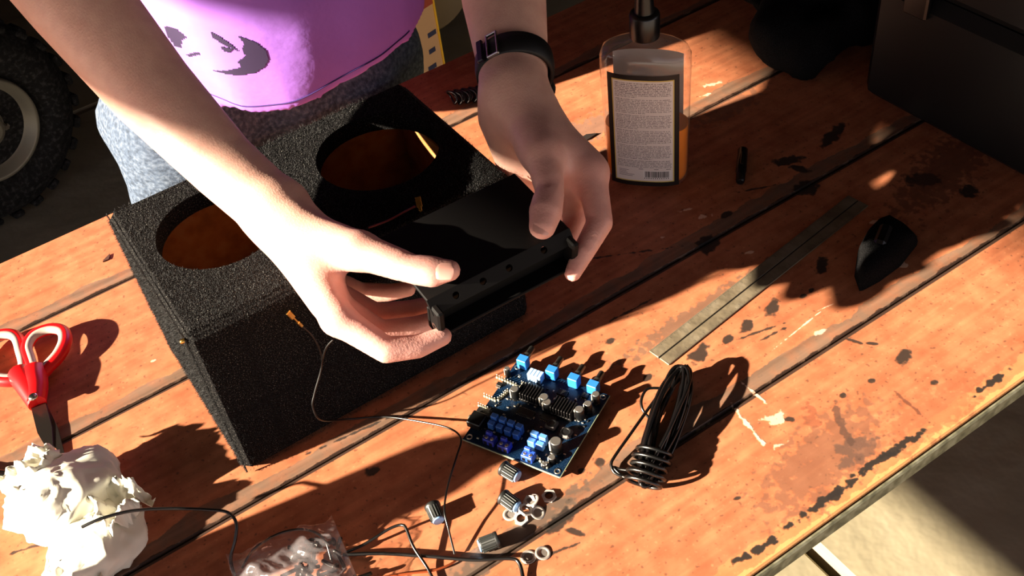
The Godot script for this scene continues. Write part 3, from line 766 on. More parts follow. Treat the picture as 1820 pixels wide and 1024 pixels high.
# ---------------------------------------------------------------- the black panel in the hands
func build_panel():
	var t = thing("metal_panel", "black folded metal panel with a row of drilled holes, held between the two hands", "metal panel", Vector3(0.2767, 0.1750, -0.5433))
	t.rotation = Vector3(0.12, 0.0, -0.03)
	var m = mat("black_anodised", Color(0.055, 0.05, 0.05), 0.55, 0.0, 0.25)
	var L := 0.132
	var top = mb(); bx(top, Vector3(0, 0.022, -0.036), Vector3(L, 0.003, 0.078), 0.0008)
	obj("top_plate", done(top), m, t)
	# sloping strip with the holes
	var holes = [-0.043, -0.0185, 0.0055, 0.0385]
	var comb = CSGCombiner3D.new(); comb.name = "drilled_strip"
	var p = CSGBox3D.new(); p.name = "strip"; p.size = Vector3(L, 0.013, 0.003); p.material = m; comb.add_child(p)
	for x in holes:
		var c = CSGCylinder3D.new(); c.name = "drill_hole"; c.radius = 0.0030; c.height = 0.02; c.sides = 20; c.rotation.x = PI / 2; c.position.x = x
		c.operation = CSGShape3D.OPERATION_SUBTRACTION; c.material = m; comb.add_child(c)
	comb.position = Vector3(0, 0.0175, 0.0055); comb.rotation.x = -0.7
	t.add_child(comb)
	var w = mb(); bx(w, Vector3(0, 0.004, 0.002), Vector3(L, 0.022, 0.003), 0.0006)
	obj("web", done(w), m, t)
	var fl = mb(); bx(fl, Vector3(0, -0.0065, 0.009), Vector3(L, 0.003, 0.017), 0.0008)
	obj("bottom_flange", done(fl), m, t)
	var bk = mb(); bx(bk, Vector3(0, 0.013, -0.0735), Vector3(L, 0.016, 0.003), 0.0008)
	obj("back_flange", done(bk), m, t)
	for s in [-1, 1]:
		var b = mb(); bx(b, Vector3(s * (L / 2 - 0.0035), 0.006, 0.010), Vector3(0.006, 0.026, 0.014), 0.0015)
		var bo = obj("end_boss", done(b), m, t)
		var sc = mb(); lathe(sc, Transform3D(Basis(Vector3(0, 0, 1), s * -PI / 2), Vector3(s * (L / 2 - 0.0008), 0.0, 0.010)), [Vector2(0.0035, -0.002), Vector2(0.0035, 0.0006), Vector2(0.0035, 0.0006), Vector2(0.0018, 0.0006), Vector2(0.0018, 0.0006), Vector2(0.0018, -0.001)], 20)
		obj("screw_socket", done(sc), mat("steel", Color.WHITE), bo)

# ---------------------------------------------------------------- bottle
func oval(hx, hz, n := 40, e := 2.6) -> Array:
	var r = []
	for i in n:
		var a = TAU * i / n
		r.append(Vector2(sign(cos(a)) * pow(abs(cos(a)), 2.0 / e) * hx, -sign(sin(a)) * pow(abs(sin(a)), 2.0 / e) * hz))
	return r

func loft(st, secs, n := 40):
	st.set_smooth_group(0)
	var rings = []
	for s in secs:
		var ring = []
		for p in oval(s[1], s[2], n, s[3]): ring.append(Vector3(p.x, s[0], p.y))
		rings.append(ring)
	skin_rings(st, rings, true, true)

func build_bottle():
	var turn = -atan2(0.067, 0.063)
	var t = thing("oil_bottle", "clear flat bottle of amber oil with black cap and a label of small print", "bottle", Vector3(0.581, 0.0002, -0.740), turn)
	var st = mb()
	loft(st, [[0.0, 0.036, 0.017, 2.4], [0.002, 0.042, 0.0215, 2.5], [0.008, 0.0445, 0.0235, 2.6], [0.08, 0.0455, 0.024, 2.6], [0.140, 0.0468, 0.024, 2.6], [0.158, 0.0465, 0.0235, 2.5], [0.166, 0.043, 0.0215, 2.4], [0.171, 0.034, 0.0185, 2.2], [0.1745, 0.022, 0.0155, 2.0], [0.177, 0.0145, 0.0140, 2.0], [0.184, 0.0125, 0.0125, 2.0]])
	obj("clear_body", done(st), clear_mat("clear_plastic", Color(0.90, 0.86, 0.80, 0.05), 0.08), t)
	var lq = mb()
	loft(lq, [[0.0035, 0.037, 0.018, 2.4], [0.006, 0.0415, 0.0215, 2.5], [0.012, 0.0432, 0.0222, 2.6], [0.05, 0.0437, 0.0226, 2.6], [0.074, 0.0440, 0.0226, 2.6]])
	obj("oil", done(lq), amber(), t)
	var cap = mb()
	lathe(cap, Transform3D(Basis(), Vector3(0, 0.178, 0)), [Vector2(0.0150, 0), Vector2(0.0152, 0.001), Vector2(0.0152, 0.024), Vector2(0.0140, 0.0265), Vector2(0.0100, 0.0275), Vector2(0.0100, 0.0275), Vector2(0.0098, 0.030), Vector2(0.0085, 0.050), Vector2(0.0080, 0.060), Vector2(0.0055, 0.062)], 40)
	obj("cap", done(cap), mat("cap_plastic", Color(0.03, 0.028, 0.03), 0.3), t)
	for s in [1, -1]:
		var rings = []
		for i in 2:
			var ring = []
			for j in 13:
				var x = (j / 12.0 - 0.5) * 0.0735
				var hz = 0.0242 * pow(1.0 - pow(abs(x) / 0.0462, 2.6), 1.0 / 2.6) + 0.0006
				ring.append(Vector3(x * s, 0.005 + i * 0.142, hz * s))
			rings.append(ring)
		var lb = mb(); lb.set_smooth_group(0)
		for j in 12:
			for q in [[0, j], [1, j], [1, j + 1], [0, j], [1, j + 1], [0, j + 1]]:
				lb.set_uv(Vector2(q[1] / 12.0, 1.0 - q[0])); lb.add_vertex(rings[q[0]][q[1]])
		var m = mat("label_front" if s == 1 else "label_rear", Color.WHITE, 0.45)
		m.albedo_texture = ImageTexture.create_from_image(label_image(s == 1))
		m.cull_mode = BaseMaterial3D.CULL_DISABLED
		obj("label", done(lb), m, t)

func label_image(front: bool) -> Image:
	var w := 512; var h := 896
	var im = Image.create(w, h, false, Image.FORMAT_RGB8)
	im.fill(Color(0.07, 0.045, 0.04))
	if not front:
		im.fill(Color(0.72, 0.69, 0.66))
		return im
	im.fill_rect(Rect2i(34, 36, w - 68, h - 72), Color(0.80, 0.70, 0.36))
	im.fill_rect(Rect2i(42, 44, w - 84, h - 88), Color(0.86, 0.82, 0.80))
	var ink = Color(0.25, 0.19, 0.22)
	# the small print cannot be read in the photograph: rows of letter-sized marks
	var y := 56
	var row := 0
	while y < 730:
		var x := 54 + rng.randi_range(0, 6)
		var stop = 458 - (rng.randi_range(60, 260) if row % 9 == 8 else rng.randi_range(0, 14))
		var bold = row < 7 or row % 11 == 0
		while x < stop:
			var n = rng.randi_range(2, 9)
			for k in n:
				if x > stop: break
				var tall = rng.randf() < 0.3
				var hh = 9 if tall else 6
				var cw = rng.randi_range(3, 5)
				im.fill_rect(Rect2i(x, y + 9 - hh, 2, hh), ink)
				if rng.randf() < 0.7: im.fill_rect(Rect2i(x, y + (7 if rng.randf() < 0.5 else 3), cw, 2), ink)
				if rng.randf() < 0.5: im.fill_rect(Rect2i(x + cw - 1, y + 3, 2 if bold else 1, 6), ink)
				x += cw + 2
			x += 6
		y += 13
		row += 1
		if row % 9 == 0: y += 7
	for k in 5: im.fill_rect(Rect2i(64, 764 + k * 12, rng.randi_range(50, 120), 3), ink)
	for k in 3: im.fill_rect(Rect2i([215, 330, 420][k], 748, 34, 4), ink)
	im.fill_rect(Rect2i(250, 762, 210, 74), Color(0.88, 0.86, 0.85))
	var bxp := 262
	while bxp < 446:
		var bw = rng.randi_range(2, 7)
		im.fill_rect(Rect2i(bxp, 768, bw, 52), Color(0.12, 0.1, 0.11)); bxp += bw + rng.randi_range(2, 6)
	for k in 12: im.fill_rect(Rect2i(256 + k * 16, 824, 7, 8), ink)
	return im

# ---------------------------------------------------------------- amplifier board
func build_board():
	var o = Vector3(0.2209, 0.0080, -0.5522)
	var u = (Vector3(0.2652, 0.0080, -0.4658) - o); var v = (Vector3(0.3048, 0.0080, -0.6033) - o)
	v = v - u * (u.dot(v) / u.length_squared())
	var W = u.length(); var Dp = v.length()
	var b = Basis(u.normalized(), Vector3.UP, -v.normalized())
	var t = thing("circuit_board", "blue amplifier circuit board crowded with blue and black components, lying in front of the panel", "circuit board", Vector3(o.x, 0, o.z))
	t.basis = b
	# local x runs along the near edge, -z away from it
	var bd = mb(); bx(bd, Vector3(W / 2, 0.0072, -Dp / 2), Vector3(W, 0.0016, Dp), 0.0002)
	obj("board", done(bd), rough_mat("solder_mask", Color(0.02, 0.11, 0.21), 0.3, 0.05, 0.25, 30.0), t)
	var eg = mb()
	for q in [[Vector3(W / 2, 0.0072, 0.0003), Vector3(W, 0.0013, 0.0006)], [Vector3(W + 0.0003, 0.0072, -Dp / 2), Vector3(0.0006, 0.0013, Dp)]]: bx(eg, q[0], q[1], 0.0001)
	obj("bare_edge", done(eg), mat("board_edge", Color(0.55, 0.60, 0.50), 0.5), t)
	var Y := 0.008
	var blue = mat("pot_blue", Color(0.16, 0.46, 0.78), 0.45); var dblue = mat("terminal_blue", Color(0.13, 0.19, 0.62), 0.45)
	var lblue = mat("film_blue", Color(0.22, 0.42, 0.74), 0.4); var blk = mat("part_black", Color(0.03, 0.03, 0.032), 0.4)
	var met = mat("steel", Color.WHITE); var alu = mat("alu_top", Color(0.60, 0.59, 0.57), 0.35, 0.8)
	var tin = mat("tin", Color(0.75, 0.72, 0.66), 0.3, 0.9); var chip = mat("chip", Color(0.06, 0.06, 0.065), 0.5)
	var loc = func(p): return b.inverse() * (p - Vector3(o.x, 0, o.z))
	var put = func(called, m, p, size, bev):
		var s = mb(); bx(s, Vector3(p.x, Y + size.y / 2, p.z), size, bev)
		return obj(called, done(s), m, t)
	# volume controls along the far edge, shafts pointing outwards
	for k in 4:
		var p = loc.call([Vector3(0.3113, 0.0080, -0.5882), Vector3(0.3247, 0.0080, -0.5606), Vector3(0.3349, 0.0080, -0.5402), Vector3(0.3437, 0.0080, -0.5229)][k])
		var po = put.call("volume_control", blue, p, Vector3(0.0098, 0.0115, 0.0085), 0.0006)
		var s = mb(); lathe(s, Transform3D(Basis(Vector3(1, 0, 0), -PI / 2), Vector3(p.x, Y + 0.0068, p.z - 0.004)), [Vector2(0.0034, 0), Vector2(0.0034, 0.005), Vector2(0.0034, 0.005), Vector2(0.0029, 0.0053), Vector2(0.0029, 0.014), Vector2(0.0026, 0.0145)], 20)
		obj("shaft", done(s), mat("shaft", Color(0.42, 0.42, 0.40), 0.35, 0.9), po)
	# white-blue box between the first two
	var q = loc.call(Vector3(0.3113, 0.0080, -0.5678))
	for k in 4:
		put.call("switch_block", mat("pale_blue", Color(0.62, 0.76, 0.92), 0.45), Vector3(q.x - 0.0052 + k * 0.0035, 0, q.z), Vector3(0.0033, 0.009, 0.0085), 0.0004)
	# two finned heat sinks
	for k in 2:
		var c = loc.call([Vector3(0.2952, 0.0080, -0.5526), Vector3(0.3089, 0.0080, -0.5200)][k])
		var base = put.call("heat_sink", mat("sink", Color(0.13, 0.12, 0.12), 0.45, 0.5), c, Vector3(0.0215, 0.003, 0.015), 0.0004)
		for f in 8:
			var s = mb(); bx(s, Vector3(c.x - 0.0096 + f * 0.00275, Y + 0.0062, c.z), Vector3(0.0012, 0.0095, 0.015), 0.0003)
			obj("fin", done(s), mat("sink", Color.BLACK), base)
	# film capacitors: two rows of four, and two by two
	for k in 4:
		for r in 2:
			var p = loc.call(Vector3(0.2541, 0.0080, -0.5490).lerp(Vector3(0.2652, 0.0080, -0.5258), k / 3.0))
			put.call("film_capacitor", mat("film_blue", Color.BLACK), p + Vector3(0, 0, r * 0.0062), Vector3(0.0062, 0.0105 - r * 0.003, 0.0050), 0.0005)
	for k in 2:
		for r in 2:
			var p = loc.call([Vector3(0.2713, 0.0080, -0.5108), Vector3(0.2750, 0.0080, -0.5032)][k])
			put.call("film_capacitor", mat("film_pale", Color(0.36, 0.58, 0.88), 0.4), p + Vector3(0, 0, r * 0.0062), Vector3(0.0070, 0.0105 - r * 0.003, 0.0050), 0.0005)
	# screw terminals with two openings each
	for k in 3:
		var p = loc.call([Vector3(0.2386, 0.0080, -0.5334), Vector3(0.2451, 0.0080, -0.5198), Vector3(0.2553, 0.0080, -0.4980)][k])
		var m = dblue if k < 2 else mat("terminal_bright", Color(0.18, 0.34, 0.80), 0.4)
		var te = put.call("screw_terminal", m, p, Vector3(0.0110, 0.0072, 0.0085), 0.0006)
		var ridge = mb(); bx(ridge, Vector3(p.x - 0.0018, Y + 0.0088, p.z - 0.0028), Vector3(0.0058, 0.0040, 0.0030), 0.0005)
		obj("key", done(ridge), m, te)
		for s in [-1, 1]:
			var h = mb(); bx(h, Vector3(p.x + s * 0.0027, Y + 0.003, p.z + 0.00425), Vector3(0.0034, 0.0042, 0.0004), 0.0001)
			obj("wire_opening", done(h), blk, te)
			var sc = mb(); lathe(sc, Transform3D(Basis(), Vector3(p.x + s * 0.0027, Y + 0.0070, p.z + 0.001)), [Vector2(0.0017, 0), Vector2(0.0017, 0.0005), Vector2(0.0006, 0.0005)], 14)
			obj("clamp_screw", done(sc), tin, te)
	# electrolytic capacitors
	for e in [[Vector3(0.2932, 0.0080, -0.5877), 0.0026, 0.0105], [Vector3(0.3379, 0.0080, -0.5109), 0.0036, 0.0125], [Vector3(0.3162, 0.0080, -0.5061), 0.0042, 0.0125], [Vector3(0.2790, 0.0080, -0.4893), 0.0052, 0.0145], [Vector3(0.2996, 0.0080, -0.5365), 0.0042, 0.0135], [Vector3(0.2986, 0.0080, -0.5307), 0.0040, 0.0125], [Vector3(0.2839, 0.0080, -0.5607), 0.0040, 0.0135], [Vector3(0.3266, 0.0080, -0.5076), 0.0036, 0.011], [Vector3(0.2697, 0.0080, -0.4830), 0.0032, 0.006], [Vector3(0.2617, 0.0080, -0.4825), 0.0028, 0.004]]:
		var p = loc.call(e[0])
		var s = mb(); lathe(s, Transform3D(Basis(), Vector3(p.x, Y, p.z)), [Vector2(e[1] * 0.95, 0), Vector2(e[1], 0.0006), Vector2(e[1], 0.0018), Vector2(e[1] * 0.93, 0.0023), Vector2(e[1], 0.0028), Vector2(e[1], e[2] - 0.0006), Vector2(e[1] * 0.92, e[2])], 24)
		var ca = obj("capacitor", done(s), blk, t)
		var tp = mb(); lathe(tp, Transform3D(Basis(), Vector3(p.x, Y + e[2], p.z)), [Vector2(e[1] * 0.9, -0.0003), Vector2(e[1] * 0.9, 0.0003), Vector2(e[1] * 0.8, 0.0004)], 24)
		obj("capacitor_top", done(tp), alu, ca)
		var sp = mb(); bx(sp, Vector3(p.x - e[1] * 0.9, Y + e[2] * 0.5, p.z + e[1] * 0.3), Vector3(e[1] * 0.35, e[2] * 0.8, e[1] * 0.7), 0.0003)
		obj("stripe", done(sp), mat("stripe", Color(0.78, 0.74, 0.68), 0.5), ca)
	# coils
	for e in [Vector3(0.2911, 0.0080, -0.5140), Vector3(0.2954, 0.0080, -0.4987)]:
		var p = loc.call(e)
		var co = put.call("choke_coil", mat("choke", Color(0.30, 0.27, 0.26), 0.55), p, Vector3(0.0105, 0.0048, 0.0105), 0.0016)
		var s = mb(); lathe(s, Transform3D(Basis(), Vector3(p.x, Y + 0.0047, p.z)), [Vector2(0.0045, 0), Vector2(0.0045, 0.0005), Vector2(0.0045, 0.0005), Vector2(0.0032, 0.0005), Vector2(0.003, 0.0002)], 24)
		obj("core", done(s), chip, co)
	# chips
	for e in [[Vector3(0.3202, 0.0080, -0.5384), 0.010, 0.006], [Vector3(0.2813, 0.0080, -0.5404), 0.016, 0.007], [Vector3(0.2935, 0.0080, -0.5226), 0.014, 0.006], [Vector3(0.3342, 0.0080, -0.5230), 0.006, 0.005], [Vector3(0.2807, 0.0080, -0.5830), 0.005, 0.0045], [Vector3(0.2513, 0.0080, -0.5643), 0.014, 0.008]]:
		var p = loc.call(e[0])
		var c = put.call("chip", chip, p, Vector3(e[1], 0.0022, e[2]), 0.0002)
		var s = mb()
		for i in int(e[1] / 0.0016):
			for sd in [-1, 1]: bx(s, Vector3(p.x - e[1] / 2 + 0.0008 + i * 0.0016, Y + 0.0005, p.z + sd * (e[2] / 2 + 0.0006)), Vector3(0.0006, 0.0006, 0.0014), 0.0001)
		var lg = obj("solder_leads", done(s), tin, c); lg.set_meta("kind", "stuff")
	# input socket
	var jk = loc.call(Vector3(0.2410, 0.0080, -0.5586))
	var ja = put.call("input_socket", blk, jk, Vector3(0.014, 0.0075, 0.015), 0.0008)
	var jr = mb(); lathe(jr, Transform3D(Basis(Vector3(0, 0, 1), PI / 2), Vector3(jk.x - 0.007, Y + 0.0038, jk.z)), [Vector2(0.0028, 0), Vector2(0.0028, 0.0012), Vector2(0.0017, 0.0012)], 18)
	obj("socket_ring", done(jr), tin, ja)
	# pin headers
	for e in [[Vector3(0.2839, 0.0080, -0.5917), Vector3(0.2921, 0.0080, -0.5720), 8], [Vector3(0.2627, 0.0080, -0.5802), Vector3(0.2672, 0.0080, -0.5699), 5], [Vector3(0.2699, 0.0080, -0.5685), Vector3(0.2823, 0.0080, -0.5713), 6], [Vector3(0.2977, 0.0080, -0.5710), Vector3(0.3007, 0.0080, -0.5625), 5], [Vector3(0.2526, 0.0080, -0.5740), Vector3(0.2566, 0.0080, -0.5650), 5], [Vector3(0.2611, 0.0080, -0.4935), Vector3(0.2619, 0.0080, -0.4802), 4]]:
		var pa = loc.call(e[0]); var pb = loc.call(e[1])
		var s = mb(); var pn = mb()
		for i in e[2]:
			var p = pa.lerp(pb, i / float(e[2] - 1))
			bx(s, Vector3(p.x, Y + 0.0010, p.z), Vector3(0.0021, 0.002, 0.0021), 0.0003)
			bx(pn, Vector3(p.x, Y + 0.0030, p.z), Vector3(0.0009, 0.0045, 0.0009), 0.0002)
		var hd = obj("pin_header", done(s), mat("header", Color(0.72, 0.70, 0.60), 0.5), t)
		var hp = obj("pins", done(pn), tin, hd); hp.set_meta("kind", "stuff")
	# tiny surface parts
	var sm = mb(); var s2 = mb()
	for i in 150:
		var p = Vector3(rng.randf_range(0.004, W - 0.004), 0, -rng.randf_range(0.006, Dp - 0.012))
		var sz = Vector3(0.0022, 0.0009, 0.0012) if rng.randf() < 0.5 else Vector3(0.0012, 0.0009, 0.0022)
		bx(sm if i % 2 else s2, Vector3(p.x, Y + 0.0004, p.z), sz, 0.0001)
	obj("resistors", done(sm), chip, t).set_meta("kind", "stuff")
	obj("solder_points", done(s2), tin, t).set_meta("kind", "stuff")
	for c in [Vector2(0.0045, -0.0045), Vector2(W - 0.0045, -0.0045), Vector2(W - 0.0045, -Dp + 0.0045), Vector2(0.0045, -Dp + 0.0045)]:
		var s = mb(); lathe(s, Transform3D(Basis(), Vector3(c.x, 0.0079, c.y)), [Vector2(0.0030, 0), Vector2(0.0030, 0.0004), Vector2(0.0017, 0.0004), Vector2(0.0017, 0.0)], 18)
		obj("mounting_ring", done(s), tin, t)
		var sp = mb(); lathe(sp, Transform3D(Basis(), Vector3(c.x, 0, c.y)), [Vector2(0.0022, 0), Vector2(0.0022, 0.0064)], 12)
		obj("standoff", done(sp), met, t)

# ---------------------------------------------------------------- knobs, nuts, washers
func knob_parts(t):
	var body = mb()
	lathe(body, Transform3D(), [Vector2(0.0066, 0), Vector2(0.0070, 0.0006), Vector2(0.0070, 0.0025), Vector2(0.0063, 0.0034), Vector2(0.0058, 0.0152), Vector2(0.0052, 0.0160)], 36)
	obj("knob_body", done(body), mat("knob_grey", Color(0.10, 0.105, 0.105), 0.42), t)
	for i in 18:
		var a = TAU * i / 18
		var r = mb(); box(r, Transform3D(Basis(Vector3.UP, -a), Vector3(cos(a) * 0.0060, 0.0093, sin(a) * 0.0060)), Vector3(0.0011, 0.0120, 0.0010), 0.0003)
		obj("grip_rib", done(r), mat("knob_rib", Color(0.20, 0.21, 0.20), 0.4), t)
	var ft = mb()
	lathe(ft, Transform3D(Basis(), Vector3(0, 0.0158, 0)), [Vector2(0.0050, 0), Vector2(0.0052, 0.0008), Vector2(0.0046, 0.0014)], 28)
	obj("blue_face", done(ft), mat("knob_face", Color(0.50, 0.66, 0.86), 0.4), t).set_meta("label", "pale blue face")
	var pt = mb(); box(pt, Transform3D(Basis(), Vector3(0.0058, 0.0098, 0)), Vector3(0.0014, 0.0125, 0.0009), 0.0003)
	obj("pointer", done(pt), mat("pointer", Color(0.80, 0.80, 0.78), 0.4), t)

func build_knobs_and_nuts():
	var spec = [
		[Vector3(0.2323, 0.0068, -0.5051), Vector3(0.2373, 0.0062, -0.4899), "ribbed grey knob lying against the near edge of the circuit board"],
		[Vector3(0.2161, 0.0068, -0.4805), Vector3(0.2202, 0.0062, -0.4645), "ribbed grey knob lying next to the heap of nuts and washers"],
		[Vector3(0.1639, 0.0068, -0.5097), Vector3(0.1602, 0.0062, -0.4915), "ribbed grey knob lying beside the thin black wire with its blue face towards the viewer"],
		[Vector3(0.1908, 0.0068, -0.4479), Vector3(0.1785, 0.0062, -0.4512), "black knob lying at the long crack with its open ring end to the left"]]
	for k in 4:
		var s = spec[k]
		var t = thing("knob", s[2], "knob", s[0], 0.0, "loose control knobs")
		knob_parts(t)
		t.basis = basis_from(s[1] - s[0])
	var nut = func(label, at, turn, tilt):
		var t = thing("hex_nut", label, "nut", at, 0.0, "loose nuts")
		var comb = CSGCombiner3D.new(); comb.name = "nut_body"
		var c = CSGCylinder3D.new(); c.name = "hexagon"; c.sides = 6; c.radius = 0.0064; c.height = 0.0024; c.smooth_faces = false; c.material = mat("bright_nut", Color(0.86, 0.84, 0.82), 0.35, 0.5); comb.add_child(c)
		var h = CSGCylinder3D.new(); h.name = "bore"; h.sides = 28; h.radius = 0.0036; h.height = 0.01; h.operation = CSGShape3D.OPERATION_SUBTRACTION; h.material = mat("thread", Color(0.4, 0.38, 0.36), 0.4, 0.9); comb.add_child(h)
		t.add_child(comb); t.rotation = Vector3(tilt.x, turn, tilt.y)
	nut.call("bright hex nut lying apart, closest to the circuit board", Vector3(0.2491, 0.0013, -0.4597), 0.3, Vector2.ZERO)
	nut.call("bright hex nut on top of the heap of nuts and washers", Vector3(0.2245, 0.0052, -0.4585), 0.8, Vector2(0.35, -0.2))
	nut.call("bright hex nut at the near side of the heap of nuts and washers", Vector3(0.2177, 0.0016, -0.4557), 0.1, Vector2(0.12, 0.1))
	nut.call("bright hex nut at the far side of the heap, tilted behind the top nut", Vector3(0.2319, 0.0042, -0.4628), 1.2, Vector2(-0.5, 0.3))
	var washer = func(label, at, tilt):
		var t = tag(obj("washer", done(washer_shape()), mat("washer", Color(0.76, 0.72, 0.69), 0.35, 0.5)), label, "washer", "loose washers")
		t.position = at; t.rotation = Vector3(tilt.x, 0, tilt.y)
	washer.call("thin steel washer to the left of the heap of nuts", Vector3(0.2133, 0.0008, -0.4653), Vector2(0.0, 0.05))
	washer.call("thin steel washer to the right of the heap of nuts, tipped up", Vector3(0.2322, 0.0018, -0.4519), Vector2(0.3, -0.2))
	washer.call("thin steel washer lying on top at the far end of the heap", Vector3(0.2336, 0.0066, -0.4622), Vector2(-0.3, 0.2))
	washer.call("dark steel washer on the bench near the frame edge, left of the pair", Vector3(0.2024, 0.0006, -0.4228), Vector2.ZERO)
	washer.call("bright steel washer on the bench near the frame edge, right of the pair", Vector3(0.2138, 0.0012, -0.4182), Vector2(0.1, -0.1))

func washer_shape():
	var s = mb()
	lathe(s, Transform3D(), [Vector2(0.0040, -0.0004), Vector2(0.0062, -0.0004), Vector2(0.0065, 0), Vector2(0.0062, 0.0004), Vector2(0.0040, 0.0004), Vector2(0.0038, 0), Vector2(0.0040, -0.0004)], 36)
	return s

# ---------------------------------------------------------------- scissors
func build_scissors():
	var piv = Vector3(-0.0826, 0.0100, -0.8448)
	var t = thing("scissors", "scissors with red handles and grey finger rings, points under the white paper", "scissors", Vector3(piv.x, 0, piv.z))
	var o = Vector3(-piv.x, 0, -piv.z)
	var red = mat("red_plastic", Color(0.86, 0.05, 0.07), 0.35); var grey = mat("grey_rubber", Color(0.66, 0.61, 0.57), 0.55)
	var loops = [
		[[Vector3(-0.0740, 0.0100, -0.8939), Vector3(-0.0714, 0.0120, -0.9213), Vector3(-0.0596, 0.0130, -0.9353), Vector3(-0.0434, 0.0130, -0.9341), Vector3(-0.0326, 0.0130, -0.9223), Vector3(-0.0341, 0.0130, -0.9054), Vector3(-0.0445, 0.0120, -0.8916), Vector3(-0.0588, 0.0110, -0.8833), Vector3(-0.0708, 0.0100, -0.8790)], Vector3(-0.0771, 0.0110, -0.8628)],
		[[Vector3(-0.0799, 0.0090, -0.8969), Vector3(-0.0759, 0.0100, -0.9145), Vector3(-0.0739, 0.0100, -0.9435), Vector3(-0.0803, 0.0110, -0.9577), Vector3(-0.0966, 0.0110, -0.9629), Vector3(-0.1158, 0.0110, -0.9457), Vector3(-0.1194, 0.0100, -0.9182), Vector3(-0.1069, 0.0100, -0.9006), Vector3(-0.0921, 0.0090, -0.8898)], Vector3(-0.0840, 0.0105, -0.8670)]]
	var tips = [Vector3(-0.0907, 0.0030, -0.7768), Vector3(-0.0820, 0.0020, -0.7710)]
	for k in 2:
		var ptsrc = []
		for p in loops[k][0]: ptsrc.append(p + o)
		ptsrc.append(ptsrc[0])
		var pts = curve(ptsrc, 0.003)
		var mid = Vector3.ZERO
		for p in pts: mid += p / pts.size()
		var st = mb(); pass
		var hnd = mb()
		tube(hnd, pts, 0.0060, 12)
		# shank from ring to pivot
		var sh = curve([ptsrc[0].lerp(ptsrc[8], 0.5), (ptsrc[0].lerp(ptsrc[8], 0.5)).lerp(loops[k][1] + o, 0.5) + Vector3(0, 0.001, 0), loops[k][1] + o, Vector3(0, 0.0105 - k * 0.002, 0)], 0.004)
		tube(hnd, sh, func(x): return 0.0125 - 0.0035 * x, 14)
		var h = obj("handle", done(hnd), red, t)
		var gi = mb()
		var ip = PackedVector3Array()
		for p in pts: ip.append(p + (mid - p).normalized() * 0.0030 + Vector3(0, 0.0022, 0))
		tube(gi, ip, 0.0042, 10)
		obj("finger_ring", done(gi), grey, h)
		var tip = tips[k] + o; var root = Vector3(0, 0.0065 - k * 0.0018, 0)
		var d = (tip - root); var len = d.length()
		var bl = mb()
		var poly = PackedVector2Array([Vector2(-0.007, -0.008), Vector2(0.007, -0.008), Vector2(0.0068, len * 0.5), Vector2(0.002, len), Vector2(0.0, len), Vector2(-0.0068, len * 0.5)])
		var y = d.normalized(); var x = Vector3.UP.cross(y).normalized()
		prism(bl, Transform3D(Basis(x, y.cross(x) * -1.0, y), root), poly, -0.0008, 0.0008)
		obj("blade", done(bl), mat("blade_steel", Color(0.50, 0.47, 0.44), 0.32, 1.0), t)
	var rv = mb(); lathe(rv, Transform3D(Basis(), Vector3(0, 0.0185, 0.0)), [Vector2(0.0045, 0), Vector2(0.0045, 0.0016), Vector2(0.003, 0.0028), Vector2(0.001, 0.0030)], 20)
	obj("rivet", done(rv), mat("steel", Color.WHITE), t)

# ---------------------------------------------------------------- ruler
func build_ruler():
	var a = Vector3(0.4185, 0.0000, -0.5219); var b = Vector3(0.7190, 0.0000, -0.5616)
	var L = a.distance_to(b); var d = (b - a).normalized()
	var t = thing("steel_ruler", "long steel ruler with a groove down its middle lying across the bench", "ruler", (a + b) / 2, -atan2(d.z, d.x))
	var st = mb()
	for s in [-1, 1]: bx(st, Vector3(0, 0.0009, s * 0.0066), Vector3(L, 0.0016, 0.0118), 0.0003)
	obj("blade", done(st), rough_mat("ruler_steel", Color(0.50, 0.45, 0.37), 0.42, 0.03, 0.12, 2.0, 0.1), t)
	mats["ruler_steel"].metallic = 0.3
	var g = mb(); bx(g, Vector3(0, 0.0005, 0), Vector3(L, 0.0006, 0.0014), 0.0001)
	obj("groove", done(g), mat("groove", Color(0.08, 0.07, 0.06), 0.6), t)
	var m = mb()
	var n := int(L / 0.0015875)
	for i in n:
		var ln = 0.0045 if i % 16 == 0 else (0.0034 if i % 8 == 0 else (0.0024 if i % 4 == 0 else 0.0015))
		for s in [-1, 1]: bx(m, Vector3(-L / 2 + 0.001 + i * 0.0015875, 0.00173, s * (0.0122 - ln / 2)), Vector3(0.00022, 0.0001, ln), 0.00002)
	obj("graduations", done(m), mat("ink_marks", Color(0.16, 0.14, 0.12), 0.6), t).set_meta("kind", "stuff")

